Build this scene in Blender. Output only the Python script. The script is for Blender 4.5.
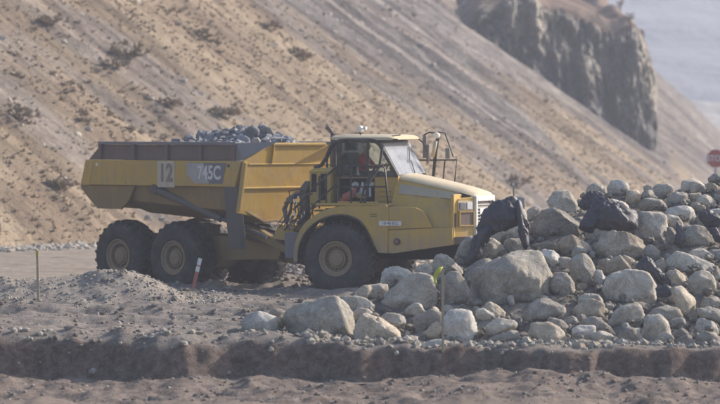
import bpy, bmesh, math, random
import numpy as np
from mathutils import Vector, Matrix

# ------------------------------------------------------------------ camera, sky, sun, exposure
scene = bpy.context.scene
for o in list(bpy.data.objects): bpy.data.objects.remove(o)
COL = scene.collection
CAM_H, FPX, HOR = 4.0, 3690.0, 125.0          # eye height (m), focal length in pixels of the 720-wide photograph, horizon row
cam_d = bpy.data.cameras.new('camera'); cam = bpy.data.objects.new('camera', cam_d); COL.objects.link(cam)
cam.location = (0, 0, CAM_H); cam.rotation_euler = (math.pi/2, 0, 0)
cam_d.sensor_width = 36.0; cam_d.lens = 36.0*FPX/720.0
cam_d.shift_y = -(202.0-HOR)/720.0
cam_d.clip_start = 1.0; cam_d.clip_end = 8000
cam_d.dof.use_dof = True; cam_d.dof.focus_distance = 80.0; cam_d.dof.aperture_fstop = 1.6
scene.camera = cam

SUN_DIR = Vector((0.79, 0.47, 0.46)).normalized()      # towards the sun: right, a little behind the scene
elev = math.asin(SUN_DIR.z); azim = math.atan2(SUN_DIR.x, SUN_DIR.y)
w = bpy.data.worlds.new('World'); scene.world = w; w.use_nodes = True
nt = w.node_tree; nt.nodes.clear()
sky = nt.nodes.new('ShaderNodeTexSky'); sky.sky_type = 'NISHITA'; sky.sun_disc = False
sky.sun_elevation = elev; sky.sun_rotation = azim; sky.air_density = 1.0; sky.dust_density = 2.5; sky.ozone_density = 1.5
bg = nt.nodes.new('ShaderNodeBackground'); bg.inputs['Strength'].default_value = 0.15
wo = nt.nodes.new('ShaderNodeOutputWorld')
nt.links.new(sky.outputs[0], bg.inputs[0]); nt.links.new(bg.outputs[0], wo.inputs[0])
sd = bpy.data.lights.new('sun', 'SUN'); sd.energy = 5.0; sd.angle = math.radians(0.6); sd.color = (1.0, 0.885, 0.75)
sun = bpy.data.objects.new('sun', sd); COL.objects.link(sun)
sun.rotation_euler = (-SUN_DIR).to_track_quat('-Z', 'Y').to_euler()
scene.view_settings.view_transform = 'Standard'; scene.view_settings.look = 'None'
scene.view_settings.gamma = 1.0; scene.view_settings.use_curve_mapping = False
scene.view_settings.exposure = 0.5

# ------------------------------------------------------------------ noise
def _hash(i, j, k, seed):
    h = (i.astype(np.int64)*374761393 + j.astype(np.int64)*668265263 + k.astype(np.int64)*2147483647 + seed*974711) & 0xffffffff
    h = ((h ^ (h >> 13))*1274126177) & 0xffffffff
    h = ((h ^ (h >> 16))*2246822519) & 0xffffffff
    return ((h ^ (h >> 15)) & 0xffffff)/float(0xffffff)*2-1
def vn(x, y, z=0.0, seed=0):
    x, y, z = np.broadcast_arrays(np.asarray(x, float), np.asarray(y, float), np.asarray(z, float))
    xi, yi, zi = np.floor(x), np.floor(y), np.floor(z)
    fx, fy, fz = x-xi, y-yi, z-zi
    fx = fx*fx*(3-2*fx); fy = fy*fy*(3-2*fy); fz = fz*fz*(3-2*fz)
    r = 0
    for a in (0, 1):
        for b in (0, 1):
            for c in (0, 1):
                r = r + _hash(xi+a, yi+b, zi+c, seed)*(fx if a else 1-fx)*(fy if b else 1-fy)*(fz if c else 1-fz)
    return r
def fbm(x, y, z=0.0, o=4, seed=0, lac=2.03, g=0.5):
    r = 0; a = 1.0; f = 1.0; t = 0
    for i in range(o):
        r = r + a*vn(x*f+i*7.3, y*f-i*3.1, np.asarray(z)*f+i*1.7, seed+i*17); t += a; a *= g; f *= lac
    return r/t
def ridge(x, y, z=0.0, o=3, seed=0):
    r = 0; a = 1.0; f = 1.0; t = 0
    for i in range(o):
        r = r + a*(1-2*np.abs(vn(x*f+i*5.3, y*f+i*3.7, np.asarray(z)*f, seed+i*13))); t += a; a *= .5; f *= 2.1
    return r/t
def sstep(a, b, x):
    t = np.clip((np.asarray(x, float)-a)/(b-a), 0, 1); return t*t*(3-2*t)

# ------------------------------------------------------------------ materials
def L(c):  # sRGB 0-255 -> linear
    return tuple(((v/255/12.92) if v/255 <= .04045 else ((v/255+.055)/1.055)**2.4) for v in c)
class NT:
    def __init__(s, name):
        s.m = bpy.data.materials.new(name); s.m.use_nodes = True; s.t = s.m.node_tree; s.t.nodes.clear()
        s.out = s.t.nodes.new('ShaderNodeOutputMaterial'); s.p = s.t.nodes.new('ShaderNodeBsdfPrincipled')
        s.t.links.new(s.p.outputs[0], s.out.inputs[0])
        s.tc = s.t.nodes.new('ShaderNodeTexCoord')
    def n(s, k, **kw):
        a = s.t.nodes.new(k)
        for q, v in kw.items(): setattr(a, q, v)
        return a
    def l(s, a, b): s.t.links.new(a, b)
    def noise(s, scale, detail=6, rough=.6, co=None, stretch=None, dist=0):
        a = s.n('ShaderNodeTexNoise'); a.inputs['Scale'].default_value = scale; a.inputs['Detail'].default_value = detail
        a.inputs['Roughness'].default_value = rough; a.inputs['Distortion'].default_value = dist
        src = co or s.tc.outputs['Object']
        if stretch:
            mp = s.n('ShaderNodeMapping'); mp.inputs['Scale'].default_value = stretch; s.l(src, mp.inputs[0]); src = mp.outputs[0]
        s.l(src, a.inputs['Vector']); return a.outputs['Fac']
    def ramp(s, fac, stops):
        r = s.n('ShaderNodeValToRGB'); e = r.color_ramp.elements
        while len(e) < len(stops): e.new(.5)
        for i, (p, c) in enumerate(stops):
            e[i].position = p; e[i].color = tuple(c)+(1,) if len(c) == 3 else c
        s.l(fac, r.inputs[0]); return r.outputs[0]
    def mix(s, fac, a, b, mode='MIX'):
        m = s.n('ShaderNodeMix', data_type='RGBA', blend_type=mode)
        for sock, v in ((m.inputs[0], fac), (m.inputs[6], a), (m.inputs[7], b)):
            if hasattr(v, 'is_linked'): s.l(v, sock)
            elif isinstance(v, (int, float)): sock.default_value = v
            else: sock.default_value = tuple(v)+(1,)
        return m.outputs[2]
    def math(s, op, a, b=0.0, clamp=False):
        m = s.n('ShaderNodeMath', operation=op); m.use_clamp = clamp
        for sock, v in ((m.inputs[0], a), (m.inputs[1], b)):
            if hasattr(v, 'is_linked'): s.l(v, sock)
            else: sock.default_value = v
        return m.outputs[0]
    def bump(s, h, strength=.5, dist=.02, base=None):
        b = s.n('ShaderNodeBump'); b.inputs['Strength'].default_value = strength; b.inputs['Distance'].default_value = dist
        s.l(h, b.inputs['Height'])
        if base: s.l(base, b.inputs['Normal'])
        return b.outputs[0]
    def attr(s, name):
        a = s.n('ShaderNodeAttribute'); a.attribute_name = name; return a
    def fin(s, col, rough=.8, nrm=None, metal=0, spec=None):
        if hasattr(col, 'is_linked'): s.l(col, s.p.inputs['Base Color'])
        else: s.p.inputs['Base Color'].default_value = tuple(col)+(1,)
        if hasattr(rough, 'is_linked'): s.l(rough, s.p.inputs['Roughness'])
        else: s.p.inputs['Roughness'].default_value = rough
        s.p.inputs['Metallic'].default_value = metal
        if spec is not None: s.p.inputs['Specular IOR Level'].default_value = spec
        if nrm: s.l(nrm, s.p.inputs['Normal'])
        return s.m
DUST = (.30, .245, .19)
def painted(name, col, dust=.35, rough=.45, low=None, scale=2.0, dustcol=DUST):
    """paint under a film of road dust: blotches, runs, fine chips; 'low' = heights (object z) between which caked mud fades out"""
    s = NT(name)
    big = s.noise(scale, 5, .65); run = s.noise(3.0, 5, .7, stretch=(2.2, 2.2, .25)); fine = s.noise(38, 3, .6)
    a = s.math('MULTIPLY', s.math('ADD', big, run), .5)
    f = s.math('ADD', s.math('MULTIPLY', s.math('SUBTRACT', a, .5), 2.6), dust)
    f = s.math('ADD', f, s.math('MULTIPLY', s.math('SUBTRACT', fine, .5), .5), True)
    if low:
        sep = s.n('ShaderNodeSeparateXYZ'); s.l(s.tc.outputs['Object'], sep.inputs[0])
        mr = s.n('ShaderNodeMapRange'); s.l(sep.outputs[2], mr.inputs[0])
        mr.inputs[1].default_value = low[0]; mr.inputs[2].default_value = low[1]; mr.inputs[3].default_value = .75; mr.inputs[4].default_value = 0
        f = s.math('ADD', f, mr.outputs[0], True)
    f = s.math('MULTIPLY', f, .85)
    chip = s.ramp(s.noise(11, 8, .82), [(.63, (0, 0, 0)), (.67, (1, 1, 1))]); strk = s.ramp(s.noise(5.5, 5, .75, stretch=(3.2, 3.2, .18)), [(.60, (0, 0, 0)), (.74, (1, 1, 1))])
    var = s.noise(.9, 3, .5)
    base = s.mix(var, tuple(c*.86 for c in col), tuple(min(1, c*1.1) for c in col))
    c = s.mix(f, base, dustcol); c = s.mix(s.math('MULTIPLY', strk, .45), c, (.085, .062, .045)); c = s.mix(s.math('MULTIPLY', chip, .6), c, (.075, .05, .035))
    r = s.math('ADD', s.math('MULTIPLY', f, .45), rough, True)
    return s.fin(c, r, s.bump(fine, .12, .01, s.bump(s.noise(1.3, 3, .5), .35, .06)), spec=.35)

M = {}
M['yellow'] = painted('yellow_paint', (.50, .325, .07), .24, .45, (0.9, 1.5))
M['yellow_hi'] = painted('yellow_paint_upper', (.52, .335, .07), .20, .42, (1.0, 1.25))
M['body'] = painted('dusty_body_paint', (.30, .20, .07), .38, .6, None, 1.2, (.17, .135, .105))
M['board'] = painted('brown_sideboard_paint', (.16, .115, .095), .35, .7, None, 1.5, (.22, .18, .165))
M['steel'] = painted('grey_worn_steel', (.17, .17, .19), .30, .5, None, 2.0, (.25, .22, .20))
M['guard'] = painted('dark_grey_steel', (.11, .105, .105), .4, .6, None, 2.0, (.16, .14, .125))
M['chassis'] = painted('chassis_paint', (.10, .085, .065), .45, .7, None, 2.0, (.16, .135, .115))
M['dark'] = painted('black_paint', (.022, .022, .026), .12, .5, None, 3.0)
M['recess'] = painted('dark_recess', (.012, .012, .014), .02, .8, None, 3.0, (.05, .045, .04))
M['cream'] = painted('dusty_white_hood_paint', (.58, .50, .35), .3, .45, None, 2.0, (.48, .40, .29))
M['white'] = painted('white_paint', (.72, .72, .72), .12, .4, None, 3.0, (.5, .45, .4))
M['greystripe'] = painted('faded_grey_decal', (.40, .36, .30), .4, .45, None, 3.0, (.38, .30, .17))
M['placard'] = painted('pale_placard', (.60, .52, .40), .3, .6, None, 4.0, (.33, .28, .24))
M['decal_light'] = painted('pale_decal_print', (.42, .40, .39), .25, .6, None, 4.0, (.30, .26, .22))
M['decal_dark'] = painted('slate_decal_print', (.17, .165, .19), .25, .6, None, 4.0, (.22, .19, .18))
M['lettering'] = painted('worn_white_lettering', (.62, .61, .60), .12, .6, None, 6.0, (.42, .38, .34))
M['number'] = painted('faded_brown_lettering', (.27, .21, .17), .25, .6, None, 6.0)
M['logo_white'] = painted('logo_white', (.6, .62, .66), .05, .6, None, 6.0)
M['logo_yellow'] = painted('logo_yellow', (.75, .48, .05), .05, .6, None, 6.0)
M['ink'] = painted('plate_ink', (.10, .10, .16), .05, .6, None, 6.0)
M['red'] = painted('red_paint', (.42, .05, .045), .2, .45, None, 4.0)
M['salmon'] = painted('faded_red_paint', (.46, .13, .10), .2, .6, None, 4.0)
M['rim'] = painted('dusty_rim_paint', (.30, .21, .11), .5, .6, None, 4.0, (.24, .19, .155))
M['chrome'] = NT('worn_bright_metal').fin((.75, .75, .78), .25, metal=1.0)
def tyre_mat():
    s = NT('dusty_tyre_rubber'); a = s.noise(3.5, 5, .65); b = s.noise(30, 3, .6)
    f = s.math('ADD', s.math('MULTIPLY', s.math('SUBTRACT', a, .42), 2.0), s.math('MULTIPLY', s.math('SUBTRACT', b, .5), .8), True)
    return s.fin(s.mix(f, (.048, .046, .050), (.125, .112, .105)), .85, s.bump(b, .2, .01), spec=.25)
M['tyre'] = tyre_mat()
def glass_mat(name, film, filmcol, tint):
    s = NT(name); s.t.nodes.remove(s.p)
    tr = s.n('ShaderNodeBsdfTransparent'); tr.inputs[0].default_value = tint+(1,)
    gl = s.n('ShaderNodeBsdfGlossy'); gl.inputs['Roughness'].default_value = .06
    fr = s.n('ShaderNodeFresnel'); fr.inputs[0].default_value = 1.3
    m1 = s.n('ShaderNodeMixShader'); s.l(fr.outputs[0], m1.inputs[0]); s.l(tr.outputs[0], m1.inputs[1]); s.l(gl.outputs[0], m1.inputs[2])
    df = s.n('ShaderNodeBsdfDiffuse'); df.inputs[0].default_value = filmcol+(1,)
    m2 = s.n('ShaderNodeMixShader'); ns = s.noise(2.5, 5, .7)
    f = s.math('ADD', s.math('MULTIPLY', s.math('SUBTRACT', ns, .5), .5), film, True)
    s.l(f, m2.inputs[0]); s.l(m1.outputs[0], m2.inputs[1]); s.l(df.outputs[0], m2.inputs[2]); s.l(m2.outputs[0], s.out.inputs[0]); return s.m
M['glass'] = glass_mat('cab_side_glass', .02, (.5, .52, .48), (.94, .985, .965))
M['screen'] = glass_mat('dust_and_sky_windscreen_glass', .40, (.46, .49, .55), (.88, .90, .92))  # pale blue-grey film: dust plus the sky's reflection painted in
M['lens'] = NT('lamp_lens').fin((.8, .8, .82), .15, spec=.8)
M['skin'] = NT('skin').fin((.45, .26, .19), .6)
M['shirt'] = NT('red_work_shirt').fin((.42, .045, .04), .9)
M['trousers'] = NT('navy_trousers').fin((.03, .035, .06), .9)
M['cap'] = NT('white_hard_hat').fin((.82, .80, .74), .4)
M['seat'] = NT('seat_fabric').fin((.03, .033, .05), .95)
M['trim'] = NT('cab_trim').fin((.10, .105, .11), .8)
M['orange'] = NT('beacon_lens').fin((.75, .72, .62), .3)
def wood():
    s = NT('weathered_wood'); a = s.noise(6, 5, .7, stretch=(6, 6, .5))
    return s.fin(s.mix(a, (.30, .25, .18), (.44, .37, .27)), .85)
M['wood'] = wood()
M['ribbon'] = NT('flagging_tape').fin((.50, .56, .08), .5)
M['stake_yellow'] = NT('stake_top_paint').fin((.42, .37, .12), .8)
M['galv'] = NT('galvanised_post').fin((.36, .36, .38), .5, metal=.3)
def rock_mat(name, c1, c2, c3, gloss=.85, warm=(.25, .18, .12)):
    s = NT(name); oi = s.n('ShaderNodeObjectInfo')
    ad = s.n('ShaderNodeVectorMath', operation='ADD'); s.l(s.tc.outputs['Object'], ad.inputs[0])
    mulv = s.n('ShaderNodeVectorMath', operation='SCALE'); s.l(oi.outputs['Location'], mulv.inputs[0]); mulv.inputs['Scale'].default_value = 3.1
    s.l(mulv.outputs[0], ad.inputs[1]); co = ad.outputs[0]
    a = s.noise(1.3, 8, .72, co, dist=1.2); b = s.noise(7, 7, .75, co, dist=.4); c = s.noise(46, 4, .65, co)
    col = s.ramp(a, [(.36, c1), (.50, c2), (.62, c3)])
    col = s.mix(s.math('MULTIPLY', s.ramp(b, [(.50, (0, 0, 0)), (.68, (1, 1, 1))]), .45), col, warm)
    col = s.mix(.75, col, s.ramp(c, [(.35, (.55, .54, .53)), (.60, (1.15, 1.14, 1.12))]), 'MULTIPLY')
    vv = s.ramp(s.noise(2.6, 4, .6, co, dist=2.5), [(.49, (0, 0, 0)), (.5, (1, 1, 1)), (.51, (0, 0, 0))]); col = s.mix(s.math('MULTIPLY', vv, .3), col, (.10, .09, .085))
    rn = s.n('ShaderNodeMapRange'); s.l(oi.outputs['Random'], rn.inputs[0]); rn.inputs[3].default_value = .80; rn.inputs[4].default_value = 1.15
    cc = s.n('ShaderNodeCombineColor'); [s.l(rn.outputs[0], cc.inputs[i]) for i in range(3)]
    col = s.mix(1.0, col, cc.outputs[0], 'MULTIPLY')
    vo = s.n('ShaderNodeTexVoronoi'); vo.inputs['Scale'].default_value = 4.5; s.l(co, vo.inputs['Vector']); n0 = s.bump(vo.outputs['Distance'], .55, .06); n1 = s.bump(b, .7, .07, n0); n2 = s.bump(c, .5, .02, n1)
    return s.fin(col, gloss, n2, spec=.25)
M['rock'] = rock_mat('grey_boulder_stone', (.32, .295, .26), (.51, .475, .42), (.66, .62, .55))
M['rock_tan'] = rock_mat('tan_boulder_stone', (.34, .285, .225), (.52, .45, .365), (.66, .585, .48))
M['rock_dark'] = rock_mat('dark_boulder_stone', (.20, .185, .17), (.33, .31, .28), (.45, .42, .38))
M['gap_shade_rock'] = rock_mat('gap_shade_stone', (.13, .12, .11), (.21, .195, .175), (.32, .30, .27))  # rubble coloured dark to put shade into the gaps of the pile
M['rock_pale'] = rock_mat('pale_boulder_stone', (.40, .385, .36), (.55, .53, .50), (.68, .66, .62))
M['rock_blue'] = rock_mat('slate_load_stone', (.14, .145, .165), (.25, .26, .29), (.42, .43, .46), .7, (.2, .19, .19))
def cloth():
    s = NT('dark_geotextile'); a = s.noise(5, 6, .7); b = s.noise(30, 4, .6)
    return s.fin(s.mix(a, (.020, .022, .034), (.10, .10, .12)), .6, s.bump(b, .3, .02), spec=.5)
M['cloth'] = cloth()

# ------------------------------------------------------------------ mesh helpers
def link(o, parent=None):
    COL.objects.link(o)
    if parent is not None: o.parent = parent
    return o
def mesh_np(name, V, F, mat, parent=None, smooth=True, attrs=None):
    me = bpy.data.meshes.new(name); V = np.asarray(V, np.float32); F = np.asarray(F, np.int32)
    me.vertices.add(len(V)); me.vertices.foreach_set('co', V.ravel())
    k = F.shape[1]; me.loops.add(F.size); me.loops.foreach_set('vertex_index', F.ravel())
    me.polygons.add(len(F)); me.polygons.foreach_set('loop_start', np.arange(0, F.size, k, dtype=np.int32))
    me.polygons.foreach_set('loop_total', np.full(len(F), k, np.int32))
    me.polygons.foreach_set('use_smooth', np.full(len(F), smooth, bool))
    me.update(calc_edges=True); me.validate()
    for n, a in (attrs or {}).items():
        at = me.color_attributes.new(n, 'FLOAT_COLOR', 'POINT')
        c = np.ones((len(V), 4), np.float32); c[:, :3] = a; at.data.foreach_set('color', c.ravel())
    if mat: me.materials.append(mat)
    return link(bpy.data.objects.new(name, me), parent)
def tag(o, label=None, cat=None, group=None, kind=None):
    if label: o['label'] = label
    if cat: o['category'] = cat
    if group: o['group'] = group
    if kind: o['kind'] = kind
    return o
class MB:
    """collects shapes in one bmesh, then links them as ONE object"""
    def __init__(s): s.b = bmesh.new()
    def poly(s, pts): return s.b.faces.new([s.b.verts.new(p) for p in pts])
    def hexa(s, P):   # 8 points: bottom 4 then top 4
        v = [s.b.verts.new(p) for p in P]
        for f in ((3, 2, 1, 0), (4, 5, 6, 7), (0, 1, 5, 4), (1, 2, 6, 5), (2, 3, 7, 6), (3, 0, 4, 7)): s.b.faces.new([v[i] for i in f])
        return s
    def box(s, a, b):
        x0, y0, z0 = a; x1, y1, z1 = b
        return s.hexa([(x0, y0, z0), (x1, y0, z0), (x1, y1, z0), (x0, y1, z0), (x0, y0, z1), (x1, y0, z1), (x1, y1, z1), (x0, y1, z1)])
    def prism(s, pts, v0, v1):      # polygon in (u,z) extruded along v; v0 and v1 may be per-point lists
        n = len(pts); A = v0 if isinstance(v0, (list, tuple)) else [v0]*n; B = v1 if isinstance(v1, (list, tuple)) else [v1]*n
        a = [s.b.verts.new((p[0], A[i], p[1])) for i, p in enumerate(pts)]; c = [s.b.verts.new((p[0], B[i], p[1])) for i, p in enumerate(pts)]
        s.b.faces.new(a); s.b.faces.new(c[::-1])
        for i in range(n): s.b.faces.new([a[i], c[i], c[(i+1) % n], a[(i+1) % n]])
        return s
    def plate(s, pts, t):           # 3-D polygon with thickness t along its normal
        P = [Vector(p) for p in pts]; n = (P[1]-P[0]).cross(P[2]-P[0]).normalized()*t; k = len(P)
        a = [s.b.verts.new(p) for p in P]; c = [s.b.verts.new(p+n) for p in P]
        s.b.faces.new(a[::-1]); s.b.faces.new(c)
        for i in range(k): s.b.faces.new([a[i], a[(i+1) % k], c[(i+1) % k], c[i]])
        return s
    def ringplate(s, outer, inner, v0, v1):   # strip between two open polylines in (u,z), extruded in v
        n = len(outer)
        for i in range(n-1):
            q = [outer[i], outer[i+1], inner[i+1], inner[i]]
            s.prism(q, v0, v1)
        return s
    def tube(s, path, r, n=8, cap=True):
        P = [Vector(p) for p in path]; R = r if isinstance(r, (list, tuple)) else [r]*len(P); rings = []
        for i, p in enumerate(P):
            t = (P[min(i+1, len(P)-1)]-P[max(i-1, 0)]).normalized()
            a = t.cross(Vector((0, 0, 1)));
            if a.length < .15: a = t.cross(Vector((0, 1, 0)))
            a.normalize(); c = t.cross(a).normalized()
            rings.append([s.b.verts.new(p+(a*math.cos(2*math.pi*j/n)+c*math.sin(2*math.pi*j/n))*R[i]) for j in range(n)])
        for A, B in zip(rings, rings[1:]):
            for j in range(n): s.b.faces.new([A[j], A[(j+1) % n], B[(j+1) % n], B[j]])
        if cap: s.b.faces.new(rings[0][::-1]); s.b.faces.new(rings[-1])
        return s
    def lathe(s, prof, n=48, c=(0, 0, 0), cap=True):    # prof: (radius, v) about the v (y) axis
        rings = [[s.b.verts.new((c[0]+r*math.cos(2*math.pi*j/n), c[1]+v, c[2]+r*math.sin(2*math.pi*j/n))) for j in range(n)] for r, v in prof]
        for A, B in zip(rings, rings[1:]):
            for j in range(n): s.b.faces.new([A[j], A[(j+1) % n], B[(j+1) % n], B[j]])
        if cap: s.b.faces.new(rings[-1]); s.b.faces.new(rings[0][::-1])
        return s
    def loft(s, secs, cap=True):
        R = [[s.b.verts.new(p) for p in sec] for sec in secs]; k = len(R[0])
        for A, B in zip(R, R[1:]):
            for j in range(k): s.b.faces.new([A[j], A[(j+1) % k], B[(j+1) % k], B[j]])
        if cap: s.b.faces.new(R[0][::-1]); s.b.faces.new(R[-1])
        return s
    def build(s, name, mat, parent=None, smooth=False, bevel=0, loc=None, rz=0, auto=None):
        bmesh.ops.recalc_face_normals(s.b, faces=s.b.faces)
        if bevel:
            ed = [e for e in s.b.edges if len(e.link_faces) == 2 and e.calc_face_angle(0) > .5]
            if ed: bmesh.ops.bevel(s.b, geom=ed, offset=bevel, segments=2, profile=.6, affect='EDGES', clamp_overlap=True)
        me = bpy.data.meshes.new(name); s.b.to_mesh(me); s.b.free(); me.materials.append(mat)
        if smooth: me.polygons.foreach_set('use_smooth', [True]*len(me.polygons)); me.update()
        if smooth and auto is not None: me.set_sharp_from_angle(angle=math.radians(auto))
        o = link(bpy.data.objects.new(name, me), parent)
        if loc is not None: o.location = loc
        o.rotation_euler.z = rz; return o
def text_mesh(name, body, size, mat, parent, M4, extrude=.004, xs=1.0, off=0.0):
    cu = bpy.data.curves.new(name, 'FONT'); cu.body = body; cu.size = size; cu.extrude = extrude; cu.align_x = 'CENTER'; cu.align_y = 'CENTER'; cu.offset = off
    t = bpy.data.objects.new(name, cu); COL.objects.link(t)
    dg = bpy.context.evaluated_depsgraph_get(); me = bpy.data.meshes.new_from_object(t.evaluated_get(dg))
    bpy.data.objects.remove(t); me.name = name; me.materials.clear(); me.materials.append(mat)
    me.transform(M4 @ Matrix.Diagonal((xs, 1, 1, 1))); return link(bpy.data.objects.new(name, me), parent)

def ico(sub):
    b = bmesh.new(); bmesh.ops.create_icosphere(b, subdivisions=sub, radius=1)
    V = np.array([v.co[:] for v in b.verts]); F = np.array([[v.index for v in f.verts] for f in b.faces]); b.free(); return V, F
ICO = {k: ico(k) for k in (1, 2, 3, 4, 5)}
def boulder_shape(poly, depth, seed, sub=4, sharp=11, rough=.035, tiltf=(8, 42), crumple=0, cuts=True):
    """closed stone: an outline in (x,z) metres about the centre, facets tilting away from it to front and back, then weathered relief"""
    rs = np.random.RandomState(seed); D, F = ICO[sub]; P = np.array(poly, float); n = len(P)
    area = sum(P[i][0]*P[(i+1) % n][1]-P[(i+1) % n][0]*P[i][1] for i in range(n))
    if area < 0: P = P[::-1]
    pl = []; S = float(np.mean(np.hypot(P[:, 0], P[:, 1])))
    for i in range(n):
        a, c = P[i], P[(i+1) % n]; e = c-a; nx, nz = e[1], -e[0]; q = math.hypot(nx, nz)
        if q < 1e-6: continue
        nx /= q; nz /= q; d = nx*a[0]+nz*a[1]
        if d < .12*S: d = .12*S
        for sg in (-1, 1):
            t = math.radians(rs.uniform(*tiltf)); N = np.array((nx*math.cos(t), sg*math.sin(t), nz*math.cos(t)))
            pl.append((N, d*math.cos(t)*1.0))
    for sg in (-1, 1):
        for k in range(3):
            N = np.array((rs.uniform(-.5, .5), sg, rs.uniform(-.45, .5))); N /= np.linalg.norm(N); pl.append((N, depth*rs.uniform(.62, .85)))
    for k in range(9):              # broken corners
        if not cuts: break
        N = rs.normal(0, 1, 3); N[1] = -(abs(N[1])+.75)*1.2 if k < 6 else abs(N[1])+.7; N /= np.linalg.norm(N)
        sup = max((P @ np.array((N[0], N[2]))).max(), 0)*1.0+abs(N[1])*depth*.35; pl.append((N, max(sup, .2*S)*rs.uniform(.72, .95)))
    N = np.array([p[0] for p in pl]); d = np.array([p[1] for p in pl])
    q = np.clip(D @ N.T, 1e-4, None)/d[None]          # 1/r per plane
    r = (q**sharp).sum(1)**(-1/sharp)
    r *= 1.0+.6/sharp
    if cuts:
        for k in range(26):
            a = rs.normal(0, 1, 3); a[1] = -(abs(a[1])+.45) if k % 4 else abs(a[1])+.4; a /= np.linalg.norm(a)
            dn = D @ a; sup = (r*dn).max(); lim = sup*(rs.uniform(.72, .86) if k % 5 == 0 else rs.uniform(.84, .97))/np.clip(dn, 1e-4, None); r = np.minimum(r, lim)
    V = D*r[:, None]; o = rs.uniform(-50, 50, 3); f = 1.6/S
    dsp = fbm(V[:, 0]*f+o[0], V[:, 1]*f+o[1], V[:, 2]*f+o[2], 5, seed, g=.55)*rough*2.2*S
    f2 = 3.1/S
    rg = ridge(V[:, 0]*f2+o[1], V[:, 1]*f2+o[2], V[:, 2]*f2+o[0], 3, seed+5)
    dsp += -np.clip(rg-.5, 0, 1)*rough*2.4*S+fbm(V[:, 0]*6/S+o[0], V[:, 1]*6/S, V[:, 2]*6/S, 3, seed+3, g=.6)*rough*.55*S
    if crumple:
        g = 2.2/S; wx = .9*fbm(V[:, 0]*g, V[:, 1]*g, V[:, 2]*g, 3, seed+8); wv = ridge(V[:, 0]*g*2.0+1.1*V[:, 2]*g+wx, V[:, 1]*g*1.8, V[:, 2]*g*.45+o[0]+wx, 2, seed+9); dsp += wv*crumple*S*1.1; dsp += .55*crumple*S*ridge(V[:, 0]*g*5.0-2.2*V[:, 2]*g+wx*2.5, V[:, 1]*g*4, V[:, 2]*g*1.3, 2, seed+10); dsp += .16*S*fbm(V[:, 0]*g*.8, V[:, 1]*g*.8, V[:, 2]*g*.8+4, 2, seed+12)
    return V+D*dsp[:, None], F
def boulder(name, poly, depth, loc, mat, seed, sub=4, parent=None, **kw):
    V, F = boulder_shape(poly, depth, seed, sub, **kw)
    o = mesh_np(name, V, F, mat, parent); o.location = loc; return o
def rnd_poly(rs, w, h, n=8):
    a = np.sort(rs.uniform(0, 2*math.pi, n)+0); a = np.linspace(0, 2*math.pi, n, endpoint=False)+rs.uniform(-.28, .28, n)
    r = rs.uniform(.82, 1.08, n); return [(w/2*r[i]*math.cos(a[i]), h/2*r[i]*math.sin(a[i])) for i in range(n)]

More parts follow.
